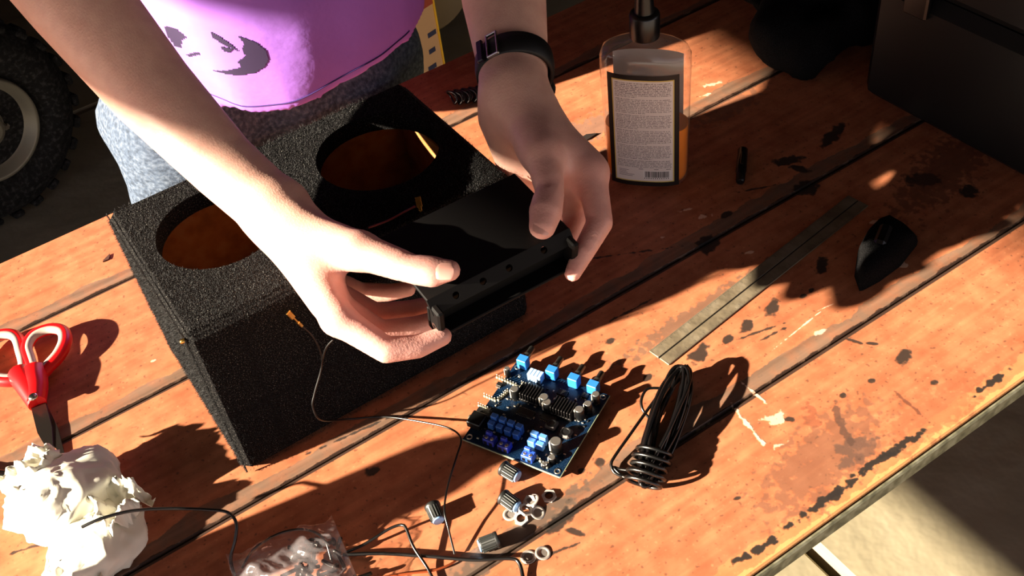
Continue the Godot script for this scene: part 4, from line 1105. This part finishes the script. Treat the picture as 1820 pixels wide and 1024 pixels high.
# ---------------------------------------------------------------- crumpled paper
func build_paper():
	var t = thing("paper_towel", "crumpled white paper towel in the near left corner of the picture", "paper towel", Vector3(Vector3(-0.0957, -0.0000, -0.6968).x, 0, Vector3(-0.0957, -0.0000, -0.6968).z))
	var o = Vector3(-t.position.x, 0, -t.position.z)
	var m = mat("tissue", Color(0.93, 0.92, 0.86), 0.95, 0.0, 0.2)
	m.backlight_enabled = true; m.backlight = Color(0.25, 0.24, 0.2)
	var n = FastNoiseLite.new(); n.seed = 6; n.frequency = 8.0; n.fractal_type = FastNoiseLite.FRACTAL_RIDGED; n.fractal_octaves = 2
	for e in [["crumpled_wad", Vector3(-0.0907, 0.0220, -0.7073), Vector3(0.050, 0.030, 0.042), 0.0], ["loose_fold", Vector3(-0.0838, 0.0120, -0.6518), Vector3(0.043, 0.020, 0.038), 2.3]]:
		var st = mb(); st.set_smooth_group(0)
		var rings = []
		var N := 56
		for i in N / 2 + 1:
			var th = PI * i / (N / 2)
			var ring = []
			for j in N:
				var ph = TAU * j / N
				var d = Vector3(sin(th) * cos(ph), -cos(th), -sin(th) * sin(ph))
				var r = 0.92 + 0.16 * n.get_noise_3d(d.x * 0.10 + e[3], d.y * 0.10, d.z * 0.10) + 0.05 * n.get_noise_3d(d.x * 0.28, d.y * 0.28 + e[3], d.z * 0.28)
				var p = e[1] + o + d * e[2] * r
				p.y = max(p.y, 0.0006 + 0.001 * (1.0 + d.x))
				ring.append(p)
			rings.append(ring)
		skin_rings(st, rings, true, false)
		obj(e[0], done(st), m, t)
	# torn sheets hanging off it
	for e in [[Vector3(-0.1001, 0.0040, -0.6446), 0.062, 0.05, 0.5], [Vector3(-0.0582, 0.0220, -0.6675), 0.05, 0.045, -0.6], [Vector3(-0.1027, 0.0350, -0.7274), 0.05, 0.05, 0.2]]:
		var st = mb(); st.set_smooth_group(0)
		var N := 22
		var P = []
		for i in N:
			var r = []
			for j in N:
				var u = i / float(N - 1) - 0.5; var v = j / float(N - 1) - 0.5
				var edge = 1.0 + 0.16 * n.get_noise_2d(u * 0.8 + e[3], v * 0.8)
				var p = e[0] + o + Vector3(u * e[1] * edge, 0, v * e[2] * edge).rotated(Vector3.UP, e[3] * 2.0)
				p.y += 0.020 * n.get_noise_2d(u * 0.16 + e[3] * 3.0, v * 0.16) - 0.03 * (u * u + v * v) + 0.006
				p.y = max(p.y, 0.0009 + 0.0005 * sin(i * 1.3))
				r.append(p)
			P.append(r)
		for i in N - 1:
			for j in N - 1: quad(st, P[i][j], P[i][j + 1], P[i + 1][j + 1], P[i + 1][j])
		obj("torn_sheet", done(st), m, t)

# ---------------------------------------------------------------- cords
func cord(called, label, pts, r, m, step := 0.003):
	var st = mb(); tube(st, curve(pts, step), r, 8)
	return tag(obj(called, done(st), m), label, "cord")

func build_cords():
	var pv = mat("cord_black", Color(0.025, 0.022, 0.022), 0.32, 0.0, 0.55)
	# thin wire with the brass terminal
	var w = thing("thin_wire", "thin black wire running from a brass terminal in front of the box past the board", "wire")
	var st = mb()
	tube(st, curve([Vector3(0.1376, 0.1426, -0.6340), Vector3(0.1429, 0.1274, -0.6330), Vector3(0.1444, 0.1063, -0.6320), Vector3(0.1401, 0.0916, -0.6300), Vector3(0.1269, 0.0698, -0.6280), Vector3(0.1212, 0.0578, -0.6260), Vector3(0.1242, 0.0394, -0.6240), Vector3(0.1510, 0.0040, -0.6399), Vector3(0.1792, 0.0020, -0.6228), Vector3(0.2018, 0.0080, -0.5913), Vector3(0.2163, 0.0140, -0.5642), Vector3(0.2168, 0.0180, -0.5457), Vector3(0.2039, 0.0200, -0.5310), Vector3(0.1830, 0.0200, -0.5106), Vector3(0.1675, 0.0190, -0.4918), Vector3(0.1618, 0.0120, -0.4780), Vector3(0.1552, 0.0040, -0.4596)], 0.003), 0.0009, 8)
	obj("insulation", done(st), pv, w)
	var s2 = mb(); tube(s2, curve([Vector3(0.1555, 0.1239, -0.6220), Vector3(0.1490, 0.1153, -0.6260), Vector3(0.1434, 0.1001, -0.6300), Vector3(0.1398, 0.0904, -0.6300)], 0.003), 0.0009, 8)
	obj("second_strand", done(s2), pv, w)
	var br = mat("brass", Color.WHITE)
	var ta = Vector3(0.1376, 0.1426, -0.6340); var tb = Vector3(0.1306, 0.1638, -0.6340)
	var s3 = mb(); var fr = Transform3D(basis_from(tb - ta, Vector3(0, 0.7, 0.7)), ta)
	var tl = ta.distance_to(tb)
	box(s3, fr * Transform3D(Basis(), Vector3(0, tl * 0.15, 0)), Vector3(0.0026, tl * 0.3, 0.0026), 0.0004)
	box(s3, fr * Transform3D(Basis(), Vector3(0, tl * 0.45, 0)), Vector3(0.0016, tl * 0.35, 0.0012), 0.0003)
	box(s3, fr * Transform3D(Basis(), Vector3(0, tl * 0.8, 0)), Vector3(0.0046, tl * 0.42, 0.0018), 0.0006)
	obj("brass_terminal", done(s3), br, w)
	# red wire lying on top of the box
	var rw = thing("red_wire", "dull red wire with a brass terminal lying across the top of the box", "wire")
	var s4 = mb(); tube(s4, curve([Vector3(0.2225, 0.1850, -0.6581), Vector3(0.2416, 0.1810, -0.6598), Vector3(0.2585, 0.1810, -0.6605), Vector3(0.2676, 0.1830, -0.6583)], 0.003), 0.0009, 8)
	obj("insulation", done(s4), mat("wire_red", Color(0.45, 0.10, 0.05), 0.4), rw)
	var s5 = mb(); var ra = Vector3(0.2697, 0.1840, -0.6539); var rb = Vector3(0.2746, 0.1880, -0.6658)
	var f5 = Transform3D(basis_from(rb - ra), ra)
	box(s5, f5 * Transform3D(Basis(), Vector3(0, 0.005, 0)), Vector3(0.0050, 0.0105, 0.0014), 0.0004)
	box(s5, f5 * Transform3D(Basis(), Vector3(0, -0.002, 0)), Vector3(0.003, 0.005, 0.0026), 0.0004)
	obj("brass_terminal", done(s5), br, rw)
	# twin cord out of the paper towel
	cord("twin_cord", "black cord arching from the white paper towel into the clear bag", [Vector3(-0.0850, 0.0520, -0.6378), Vector3(-0.0691, 0.0550, -0.6332), Vector3(-0.0458, 0.0520, -0.6271), Vector3(-0.0204, 0.0450, -0.6161), Vector3(0.0060, 0.0400, -0.5984), Vector3(0.0184, 0.0380, -0.5871), Vector3(0.0201, 0.0320, -0.5778), Vector3(0.0131, 0.0220, -0.5710), Vector3(0.0027, 0.0100, -0.5649), Vector3(-0.0008, 0.0060, -0.5478)], 0.0014, pv)
	cord("looped_cord", "black cord looping up over the clear bag at the near edge of the picture", [Vector3(0.0072, 0.0120, -0.5502), Vector3(0.0215, 0.0180, -0.5557), Vector3(0.0423, 0.0240, -0.5529), Vector3(0.0596, 0.0260, -0.5448), Vector3(0.0704, 0.0240, -0.5340), Vector3(0.0736, 0.0160, -0.5259), Vector3(0.0698, 0.0080, -0.5120)], 0.0011, pv)
	cord("bent_cord", "black cord with a sharp bend lying between the bag and the knobs", [Vector3(0.0841, 0.0030, -0.5167), Vector3(0.1009, 0.0060, -0.5121), Vector3(0.1216, 0.0120, -0.5083), Vector3(0.1320, 0.0140, -0.5041), Vector3(0.1335, 0.0140, -0.4982), Vector3(0.1305, 0.0100, -0.4823), Vector3(0.1308, 0.0040, -0.4620), Vector3(0.1287, 0.0030, -0.4453)], 0.0013, pv)
	cord("flat_cord", "black cord running along the near edge of the picture to the two loose washers", [Vector3(0.0811, 0.0040, -0.5155), Vector3(0.1078, 0.0050, -0.4957), Vector3(0.1362, 0.0050, -0.4707), Vector3(0.1639, 0.0050, -0.4456), Vector3(0.1879, 0.0060, -0.4279), Vector3(0.1923, 0.0050, -0.4208), Vector3(0.1885, 0.0030, -0.4099), Vector3(0.1823, 0.0030, -0.3985)], 0.0016, pv)
	cord("tinned_wire", "short bent wire with a bare copper end below the knobs", [Vector3(0.0976, 0.0020, -0.4785), Vector3(0.1137, 0.0030, -0.4693), Vector3(0.1336, 0.0030, -0.4580), Vector3(0.1475, 0.0030, -0.4545), Vector3(0.1562, 0.0020, -0.4557)], 0.0010, mat("copper", Color(0.75, 0.38, 0.22), 0.35, 0.8))
	# hank of speaker cord
	var t = thing("cord_hank", "coiled hank of black two-core cord standing beside the circuit board", "cord", Vector3(0.3710, 0.0000, -0.4570))
	var o = -t.position
	var a = Vector3(0.4151, 0.0220, -0.4851) + o; var b = Vector3(0.3191, 0.0120, -0.4187) + o
	var ax = (b - a).normalized(); var sd = ax.cross(Vector3.UP).normalized()
	for k in 12:
		var pts = []
		var wd = 0.0076 + 0.0010 * (k % 4); var hh = 0.003 + 0.0017 * k
		var ext = 0.006 * rng.randf()
		for i in 22:
			var q = TAU * i / 22.0
			var along = (1.0 - cos(q)) / 2.0
			var c = a.lerp(b, along) + ax * (ext if along > 0.5 else -ext)
			var y = hh * (1.0 - 0.35 * along) + 0.002 + 0.004 * sin(q * 2.0 + k)
			pts.append(Vector3(c.x, max(y, 0.002), c.z) + sd * (sin(q) * wd * (1.0 + 0.7 * (0.5 - along)) + 0.0035 * sin(k * 2.1 + q)))
		pts.append(pts[0])
		var s = mb(); tube(s, curve(pts, 0.004), 0.0018, 8)
		obj("turn", done(s), pv, t)
	# loops wrapped round the near end
	for k in 5:
		var pts = []
		var c = a.lerp(b, 0.76 + 0.07 * k)
		for i in 13:
			var q = TAU * i / 12.0
			pts.append(Vector3(c.x, 0.0120, c.z) + sd * (cos(q) * (0.0150 + 0.001 * (k % 2))) + Vector3(0, sin(q) * 0.0105, 0) + ax * (0.004 * sin(q)))
		var s = mb(); tube(s, curve(pts, 0.004), 0.0018, 8)
		obj("wrap", done(s), pv, t)
	var free = mb()
	tube(free, curve([Vector3(0.3902, 0.0120, -0.4864) + o, Vector3(0.3798, 0.0140, -0.4910) + o, Vector3(0.3696, 0.0120, -0.4863) + o, Vector3(0.3647, 0.0090, -0.4786) + o, Vector3(0.3653, 0.0050, -0.4709) + o], 0.004), 0.0013, 8)
	tube(free, curve([Vector3(0.3804, 0.0160, -0.4775) + o, Vector3(0.3650, 0.0130, -0.4727) + o, Vector3(0.3369, 0.0100, -0.4625) + o, Vector3(0.3147, 0.0070, -0.4546) + o, Vector3(0.3082, 0.0050, -0.4510) + o, Vector3(0.3063, 0.0030, -0.4440) + o, Vector3(0.3095, 0.0020, -0.4380) + o], 0.004), 0.0014, 8)
	tube(free, curve([Vector3(0.3095, 0.0020, -0.4380) + o, Vector3(0.3087, 0.0040, -0.4486) + o, Vector3(0.3115, 0.0030, -0.4444) + o, Vector3(0.3189, 0.0060, -0.4344) + o, Vector3(0.3249, 0.0100, -0.4304) + o], 0.004), 0.0014, 8)
	obj("free_end", done(free), pv, t)
	var tipw = mb(); tube(tipw, curve([Vector3(0.3091, 0.0020, -0.4391) + o, Vector3(0.3109, 0.0015, -0.4344) + o], 0.002), 0.0007, 6)
	obj("stripped_end", done(tipw), mat("tin", Color.WHITE), t)
	# black bundle behind the wrist with the watch
	var bw = thing("wire_bundle", "small tangle of glossy black wire lying behind the wrist with the watch", "wire", Vector3(0.5070, 0.0000, -1.0016))
	for k in 9:
		var pts = []
		for i in 13:
			var q = TAU * i / 12.0
			pts.append(Vector3((k - 4.0) * 0.0042, 0.0085, (k % 2) * 0.003 + (k - 4.0) * 0.002) + Vector3(0.002 * sin(q * 2.0), sin(q) * 0.0072, cos(q) * 0.011))
		var s = mb(); tube(s, curve(pts, 0.003), 0.0013, 7)
		obj("loop", done(s), pv, bw)

# ---------------------------------------------------------------- clear bag
func build_bag():
	var c = Vector3(0.0516, 0.0000, -0.5319)
	var t = thing("plastic_bag", "crinkled clear plastic bag of small dark hardware at the near edge of the picture", "plastic bag", c)
	var film = clear_mat("film", Color(0.86, 0.82, 0.84, 0.10), 0.12)
	var n = FastNoiseLite.new(); n.seed = 31; n.frequency = 9.0; n.fractal_type = FastNoiseLite.FRACTAL_RIDGED; n.fractal_octaves = 3
	var cs = [Vector3(0.0013, 0.0040, -0.5685) - c, Vector3(0.0884, 0.0120, -0.5414) - c, Vector3(0.0767, 0.0020, -0.4638) - c, Vector3(-0.0095, 0.0020, -0.5075) - c]
	for s in 2:
		var st = mb(); st.set_smooth_group(0)
		var N := 40
		var P = []
		for i in N:
			var r = []
			for j in N:
				var u = i / float(N - 1); var v = j / float(N - 1)
				var p = cs[0].lerp(cs[1], u).lerp(cs[3].lerp(cs[2], u), v)
				var bul = sin(PI * u) * sin(PI * v)
				p.y = 0.0012 + s * (0.016 * sqrt(bul) + 0.004 + 0.012 * u * (1.0 - v)) + (0.007 * s + 0.001) * (n.get_noise_3d(u * 0.22, v * 0.22, s) + 0.3)
				p.y = max(p.y, 0.0008 + s * 0.001)
				r.append(p)
			P.append(r)
		for i in N - 1:
			for j in N - 1:
				if s == 1: quad(st, P[i][j], P[i][j + 1], P[i + 1][j + 1], P[i + 1][j])
				else: quad(st, P[i][j], P[i + 1][j], P[i + 1][j + 1], P[i][j + 1])
		obj("film", done(st), film, t)
	# what is in it
	var dark = mat("dark_hardware", Color(0.07, 0.055, 0.04), 0.3, 0.6)
	for k in 26:
		var p = Vector3(0.0621, 0.0060, -0.5161) + Vector3(rng.randf_range(-0.022, 0.018), rng.randf_range(0, 0.010), rng.randf_range(-0.022, 0.03))
		var s = thing("machine_screw", "dark screw lying among others inside the clear bag", "screw", p, 0.0, "screws in the clear bag")
		s.rotation = Vector3(PI / 2 + rng.randf_range(-0.3, 0.3), rng.randf_range(0, TAU), 0)
		var hd = mb(); lathe(hd, Transform3D(), [Vector2(0.0036, 0), Vector2(0.0038, 0.0012), Vector2(0.0028, 0.0026), Vector2(0.001, 0.003)], 16)
		obj("head", done(hd), dark, s)
		var sk = mb(); var pr = []
		for i in 15: pr.append(Vector2(0.0018 if i % 2 else 0.0015, -0.013 + i * 0.00095))
		lathe(sk, Transform3D(), pr, 12)
		obj("shank", done(sk), dark, s)

# ---------------------------------------------------------------- dark things on the right
func build_dark_things():
	var blk = rough_mat("black_cloth", Color(0.030, 0.028, 0.031), 0.95, 0.3, 0.3, 6.0, 0.8, 0.15)
	var n = FastNoiseLite.new(); n.seed = 3; n.frequency = 9.0; n.fractal_octaves = 3
	var st = mb()
	flesh(st, [[0.03, [Vector3(0.83, 0.035, -0.80), Vector3(0.90, 0.04, -0.84), 0.034, 0.04], [Vector3(0.90, 0.04, -0.84), Vector3(1.02, 0.06, -0.80), 0.04, 0.06], [Vector3(0.92, 0.045, -0.88), Vector3(1.05, 0.07, -0.95), 0.045, 0.07], [Vector3(0.84, 0.03, -0.77), Vector3(0.95, 0.04, -0.77), 0.03, 0.035]]], 0.010, null, func(p): return 0.001 - p.y, func(p): return 0.018 * n.get_noise_3d(p.x, p.y, p.z))
	var bag = thing("black_bag", "soft black cloth bag with a loop handle slumped beyond the bottle", "bag", Vector3(0.93, 0, -0.84))
	var bo = obj("cloth", done(st), blk, bag); bo.position = -bag.position
	var hs = mb(); tube(hs, curve([Vector3(0.86, 0.05, -0.86), Vector3(0.84, 0.075, -0.88), Vector3(0.90, 0.11, -0.90), Vector3(0.97, 0.10, -0.91), Vector3(0.99, 0.08, -0.90)], 0.005), 0.006, 10)
	var ho = obj("handle", done(hs), blk, bag); ho.position = -bag.position
	var cm = mat("case_black", Color(0.035, 0.036, 0.040), 0.5, 0.0, 0.4)
	var c = thing("black_case", "large black hard case standing at the right edge of the picture", "case", Vector3(1.07, 0, -0.50), 0.02)
	var b1 = mb(); bx(b1, Vector3(0, 0.075, 0), Vector3(0.41, 0.15, 0.40), 0.012)
	obj("body", done(b1), cm, c)
	var b2 = mb(); bx(b2, Vector3(0, 0.181, 0), Vector3(0.415, 0.058, 0.405), 0.014)
	obj("lid", done(b2), cm, c)
	for z in [-0.14, 0.12]:
		var l = mb(); bx(l, Vector3(-0.2085, 0.148, z), Vector3(0.008, 0.035, 0.03), 0.002)
		obj("latch", done(l), mat("cap_plastic", Color.BLACK), c)
	var wg = thing("sanding_block", "black rounded wedge lying by itself at the edge of the shade on the right", "block", Vector3(0.672, 0, -0.494))
	var ol = []
	for p in [Vector2(0.7169, -0.5177), Vector2(0.7181, -0.4997), Vector2(0.7128, -0.4777), Vector2(0.6773, -0.4672), Vector2(0.6455, -0.4650), Vector2(0.6215, -0.4669), Vector2(0.6334, -0.4854), Vector2(0.6571, -0.5043), Vector2(0.6830, -0.5162), Vector2(0.7040, -0.5208)]: ol.append(Vector2(p.x - 0.672, p.y + 0.494))
	var rings = []
	for s in [[0.0005, 1.0], [0.006, 1.0], [0.013, 0.95], [0.018, 0.84], [0.021, 0.66], [0.0225, 0.4]]:
		var cv = Curve2D.new()
		for i in ol.size() + 1:
			var p = ol[i % ol.size()]; var tn = (ol[(i + 1) % ol.size()] - ol[(i - 1 + ol.size()) % ol.size()]) / 8.0
			cv.add_point(p * s[1], -tn * s[1], tn * s[1])
		var ring = []
		for i in 48:
			var q = cv.sample_baked(cv.get_baked_length() * i / 48.0)
			ring.append(Vector3(q.x, s[0], q.y))
		ring.reverse()
		rings.append(ring)
	var ws = mb(); ws.set_smooth_group(0); skin_rings(ws, rings)
	obj("pad", done(ws), blk, wg)
	var gs = mb(); bx(gs, Vector3(0.006, 0.024, 0.0), Vector3(0.03, 0.006, 0.012), 0.003, 0.5)
	obj("grip", done(gs), mat("cap_plastic", Color.BLACK), wg)
	var pc = thing("marker_cap", "short black plastic cap lying in the shade to the right of the bottle", "cap", Vector3(0.6645, 0.0060, -0.6801))
	var ps = mb(); var dd = Vector3(0.6478, 0.0060, -0.6636) - Vector3(0.6876, 0.0060, -0.7027)
	lathe(ps, Transform3D(basis_from(dd), -dd * 0.5), [Vector2(0.0045, 0), Vector2(0.0055, 0.001), Vector2(0.0058, dd.length() * 0.7), Vector2(0.0050, dd.length() * 0.74), Vector2(0.0046, dd.length()), Vector2(0.003, dd.length() + 0.001)], 20)
	obj("tube", done(ps), mat("cap_plastic", Color.BLACK), pc)
	var cl = mb(); box(cl, Transform3D(basis_from(dd), -dd * 0.1 + Vector3(0, 0.0062, 0)), Vector3(0.003, 0.022, 0.0016), 0.0006)
	obj("clip", done(cl), mat("cap_plastic", Color.BLACK), pc)
	var ch = mb()
	prism(ch, Transform3D(Basis(), Vector3(0.5696, 0.0000, -0.8394)), PackedVector2Array([Vector2(-0.014, -0.003), Vector2(0.004, -0.005), Vector2(0.015, 0.002), Vector2(0.0, 0.004), Vector2(-0.010, 0.003)]), 0.0002, 0.0022)
	tag(obj("wood_chip", done(ch), mat("chip_dark", Color(0.15, 0.12, 0.11), 0.6)), "dark wood chip on the sunlit strip next to the bottle", "chip")
	var lf = mb()
	prism(lf, Transform3D(Basis(Vector3.UP, 0.4), Vector3(0.0420, 0.0000, -1.0175)), PackedVector2Array([Vector2(-0.007, 0.0), Vector2(-0.002, -0.002), Vector2(0.006, -0.003), Vector2(0.002, 0.001), Vector2(-0.001, 0.003)]), 0.0003, 0.0016)
	tag(obj("dry_leaf_bit", done(lf), mat("leaf_bit", Color(0.25, 0.12, 0.06), 0.8)), "dark scrap of dry leaf on the bench left of the box", "scrap")
	# steel jaws by the paper
	var pl = thing("pliers", "dark pliers with a bright steel jaw entering at the left edge beside the paper towel", "pliers", Vector3(-0.1352, 0.0080, -0.7832))
	var o = -pl.position
	var sp = Vector3(0.35, 0, 0.94)
	for k in 2:
		var s = mb()
		tube(s, curve([Vector3(-0.1231, 0.0080, -0.7738) + o + sp * k * 0.004, Vector3(-0.1318, 0.0090, -0.7788) + o + sp * k * 0.005, Vector3(-0.1482, 0.0090, -0.7917) + o + sp * k * 0.007, Vector3(-0.1617, 0.0090, -0.7999) + o], 0.004), func(x): return 0.0032 + 0.004 * x, 12)
		obj("jaw", done(s), mat("dark_steel", Color(0.24, 0.22, 0.20), 0.3, 0.9) if k == 0 else mat("steel", Color.WHITE), pl)
	for k in 2:
		var s = mb()
		tube(s, curve([Vector3(-0.1617, 0.0090, -0.7999) + o, Vector3(-0.1834, 0.0090, -0.8176) + o + sp * (k - 0.5) * 0.02, Vector3(-0.2232, 0.0090, -0.8487) + o + sp * (k - 0.5) * 0.05, Vector3(-0.2690, 0.0090, -0.8765) + o + sp * (k - 0.5) * 0.05], 0.005), func(x): return 0.006 + 0.002 * x, 12)
		obj("handle", done(s), mat("red_plastic", Color.WHITE), pl)
	# a tall can outside the frame whose long shadow crosses the near boards
	var sc = thing("spray_can", "tall grey spray can standing on the bench left of the paper towel", "can", Vector3(-0.235, 0, -0.612))
	var cb = mb(); lathe(cb, Transform3D(), [Vector2(0.030, 0), Vector2(0.033, 0.002), Vector2(0.033, 0.165), Vector2(0.032, 0.17), Vector2(0.026, 0.18), Vector2(0.014, 0.188)], 36)
	obj("can_body", done(cb), mat("can_grey", Color(0.45, 0.45, 0.47), 0.4, 0.4), sc)
	var cc = mb(); lathe(cc, Transform3D(Basis(), Vector3(0, 0.186, 0)), [Vector2(0.024, 0), Vector2(0.024, 0.03), Vector2(0.021, 0.036)], 30)
	obj("can_cap", done(cc), mat("cap_plastic", Color.BLACK), sc)

# ---------------------------------------------------------------- behind the bench
func build_background():
	var rub = rough_mat("tyre_rubber", Color(0.045, 0.040, 0.037), 0.85, 0.02, 0.3, 6.0, 0.5)
	var q = thing("quad_bike", "quad bike parked on the shaded concrete behind the bench, one knobbly wheel in view", "quad bike", Vector3(-0.035, FLOOR, -2.60), 0.35)
	var axle = Transform3D(Basis(Vector3(1, 0, 0), PI / 2), Vector3(0, 0.26, 0))
	var tp = []
	for i in 19:
		var a = lerpf(-2.5, 2.5, i / 18.0)
		tp.append(Vector2(0.185 + 0.070 * cos(a), 0.095 * sin(a)))
	var ts = mb(); lathe(ts, axle, tp, 64)
	var tyre = obj("tyre", done(ts), rub, q)
	for k in 3:
		for i in 26:
			var a = TAU * (i + 0.5 * (k % 2)) / 26
			var s = mb(); box(s, axle * Transform3D(Basis(Vector3.UP, -a), Vector3(cos(a) * (0.254 - 0.010 * abs(k - 1)), (k - 1) * 0.055, sin(a) * (0.254 - 0.010 * abs(k - 1)))), Vector3(0.016, 0.040, 0.030), 0.004)
			obj("tread_block", done(s), rub, tyre)
	var rm = mb(); lathe(rm, axle, [Vector2(0.128, -0.06), Vector2(0.132, 0.075), Vector2(0.128, 0.088), Vector2(0.119, 0.086), Vector2(0.112, 0.060), Vector2(0.075, 0.045), Vector2(0.060, 0.055), Vector2(0.040, 0.06), Vector2(0.038, 0.085), Vector2(0.028, 0.09)], 48)
	obj("rim", done(rm), mat("rim_grey", Color(0.50, 0.48, 0.42), 0.45, 0.3), q)
	for i in 4:
		var a = TAU * i / 4 + 0.4
		var s = mb(); lathe(s, axle * Transform3D(Basis(), Vector3(cos(a) * 0.052, 0.055, sin(a) * 0.052)), [Vector2(0.009, 0), Vector2(0.009, 0.014), Vector2(0.006, 0.017)], 6, false)
		obj("lug_nut", done(s), mat("steel", Color.WHITE), q)
	var dk = rough_mat("dark_plastic", Color(0.055, 0.045, 0.04), 0.6, 0.03, 0.2, 4.0)
	var fs = mb()
	flesh(fs, [[0.03, [Vector3(-0.35, 0.50, -0.06), Vector3(0.02, 0.64, -0.06), 0.05, 0.05], [Vector3(0.02, 0.64, -0.06), Vector3(0.32, 0.50, -0.06), 0.05, 0.05], [Vector3(-0.35, 0.50, -0.25), Vector3(0.02, 0.64, -0.25), 0.05, 0.05], [Vector3(0.02, 0.64, -0.25), Vector3(0.32, 0.50, -0.25), 0.05, 0.05]], [0.03, [Vector3(-0.8, 0.66, -0.45), Vector3(0.3, 0.68, -0.45), 0.14, 0.12], [Vector3(-0.8, 0.4, -0.45), Vector3(0.3, 0.42, -0.45), 0.15, 0.14]]], 0.02)
	obj("bodywork", done(fs), dk, q)
	var ax = mb(); tube(ax, [Vector3(0, 0.26, -0.05), Vector3(0, 0.27, -0.5)], 0.03, 14)
	obj("axle", done(ax), mat("dark_steel", Color.WHITE), q)
	# the other near wheel stands out of view but carries the machine
	var ts2 = mb(); lathe(ts2, Transform3D(axle.basis, Vector3(-1.05, 0.26, 0)), tp, 48)
	obj("tyre", done(ts2), rub, q)
	for x in [0.0, -1.05]:
		var fr = mb(); lathe(fr, Transform3D(axle.basis, Vector3(x, 0.26, -0.85)), tp, 48)
		obj("tyre", done(fr), rub, q)
	# carton, white sack, cream bucket
	var ct = thing("carton", "tall narrow printed carton standing on the floor behind the bench", "carton", Vector3(0.865, FLOOR, -2.0), 0.25)
	var cs = mb(); bx(cs, Vector3(0, 0.24, 0), Vector3(0.13, 0.48, 0.12), 0.002)
	obj("box", done(cs), mat("carton_card", Color(0.78, 0.62, 0.46), 0.8), ct)
	var cy = mb(); bx(cy, Vector3(0.0655, 0.24, 0.055), Vector3(0.004, 0.47, 0.018), 0.001)
	obj("yellow_edge", done(cy), mat("carton_yellow", Color(0.85, 0.66, 0.12), 0.6), ct)
	var cr = mb(); bx(cr, Vector3(0, 0.472, 0), Vector3(0.133, 0.03, 0.123), 0.002)
	obj("red_band", done(cr), mat("carton_red", Color(0.62, 0.24, 0.16), 0.6), ct)
	for k in 9:
		var cp = mb(); bx(cp, Vector3(0.03 + 0.008 * (k % 3), 0.07 + k * 0.04, 0.0605), Vector3(0.026 - 0.006 * (k % 2), 0.012, 0.0006), 0.0001)
		obj("printed_block", done(cp), mat("carton_ink", Color(0.15, 0.17, 0.30), 0.6), ct)
	var sk = thing("white_sack", "white plastic sack standing behind the carton at the top of the picture", "sack", Vector3(0.95, FLOOR, -2.35))
	var sks = mb()
	var nn = FastNoiseLite.new(); nn.frequency = 8.0; nn.seed = 9
	flesh(sks, [[0.04, [Vector3(0, 0.12, 0), Vector3(0, 0.42, 0), 0.14, 0.12]]], 0.016, null, func(p): return 0.002 - p.y, func(p): return 0.03 * nn.get_noise_3d(p.x, p.y * 0.5, p.z))
	obj("sack", done(sks), mat("sack_white", Color(0.80, 0.77, 0.74), 0.5), sk)
	var bu = thing("cream_bucket", "cream plastic bucket lying on its side in the dark behind the bench", "bucket", Vector3(1.22, FLOOR + 0.17, -2.55), 0.2)
	var bus = mb(); lathe(bus, Transform3D(Basis(Vector3(1, 0, 0), PI / 2), Vector3(0, 0, -0.12)), [Vector2(0.150, -0.16), Vector2(0.155, -0.16), Vector2(0.165, -0.14), Vector2(0.140, 0.16), Vector2(0.130, 0.17), Vector2(0.128, 0.17), Vector2(0.120, 0.16), Vector2(0.0, 0.16)], 40)
	obj("bucket", done(bus), mat("bucket_cream", Color(0.60, 0.50, 0.32), 0.6), bu)

func amber() -> StandardMaterial3D:
	var m = mat("amber_oil", Color(0.95, 0.52, 0.02, 0.96), 0.3)
	m.transparency = BaseMaterial3D.TRANSPARENCY_ALPHA
	return m
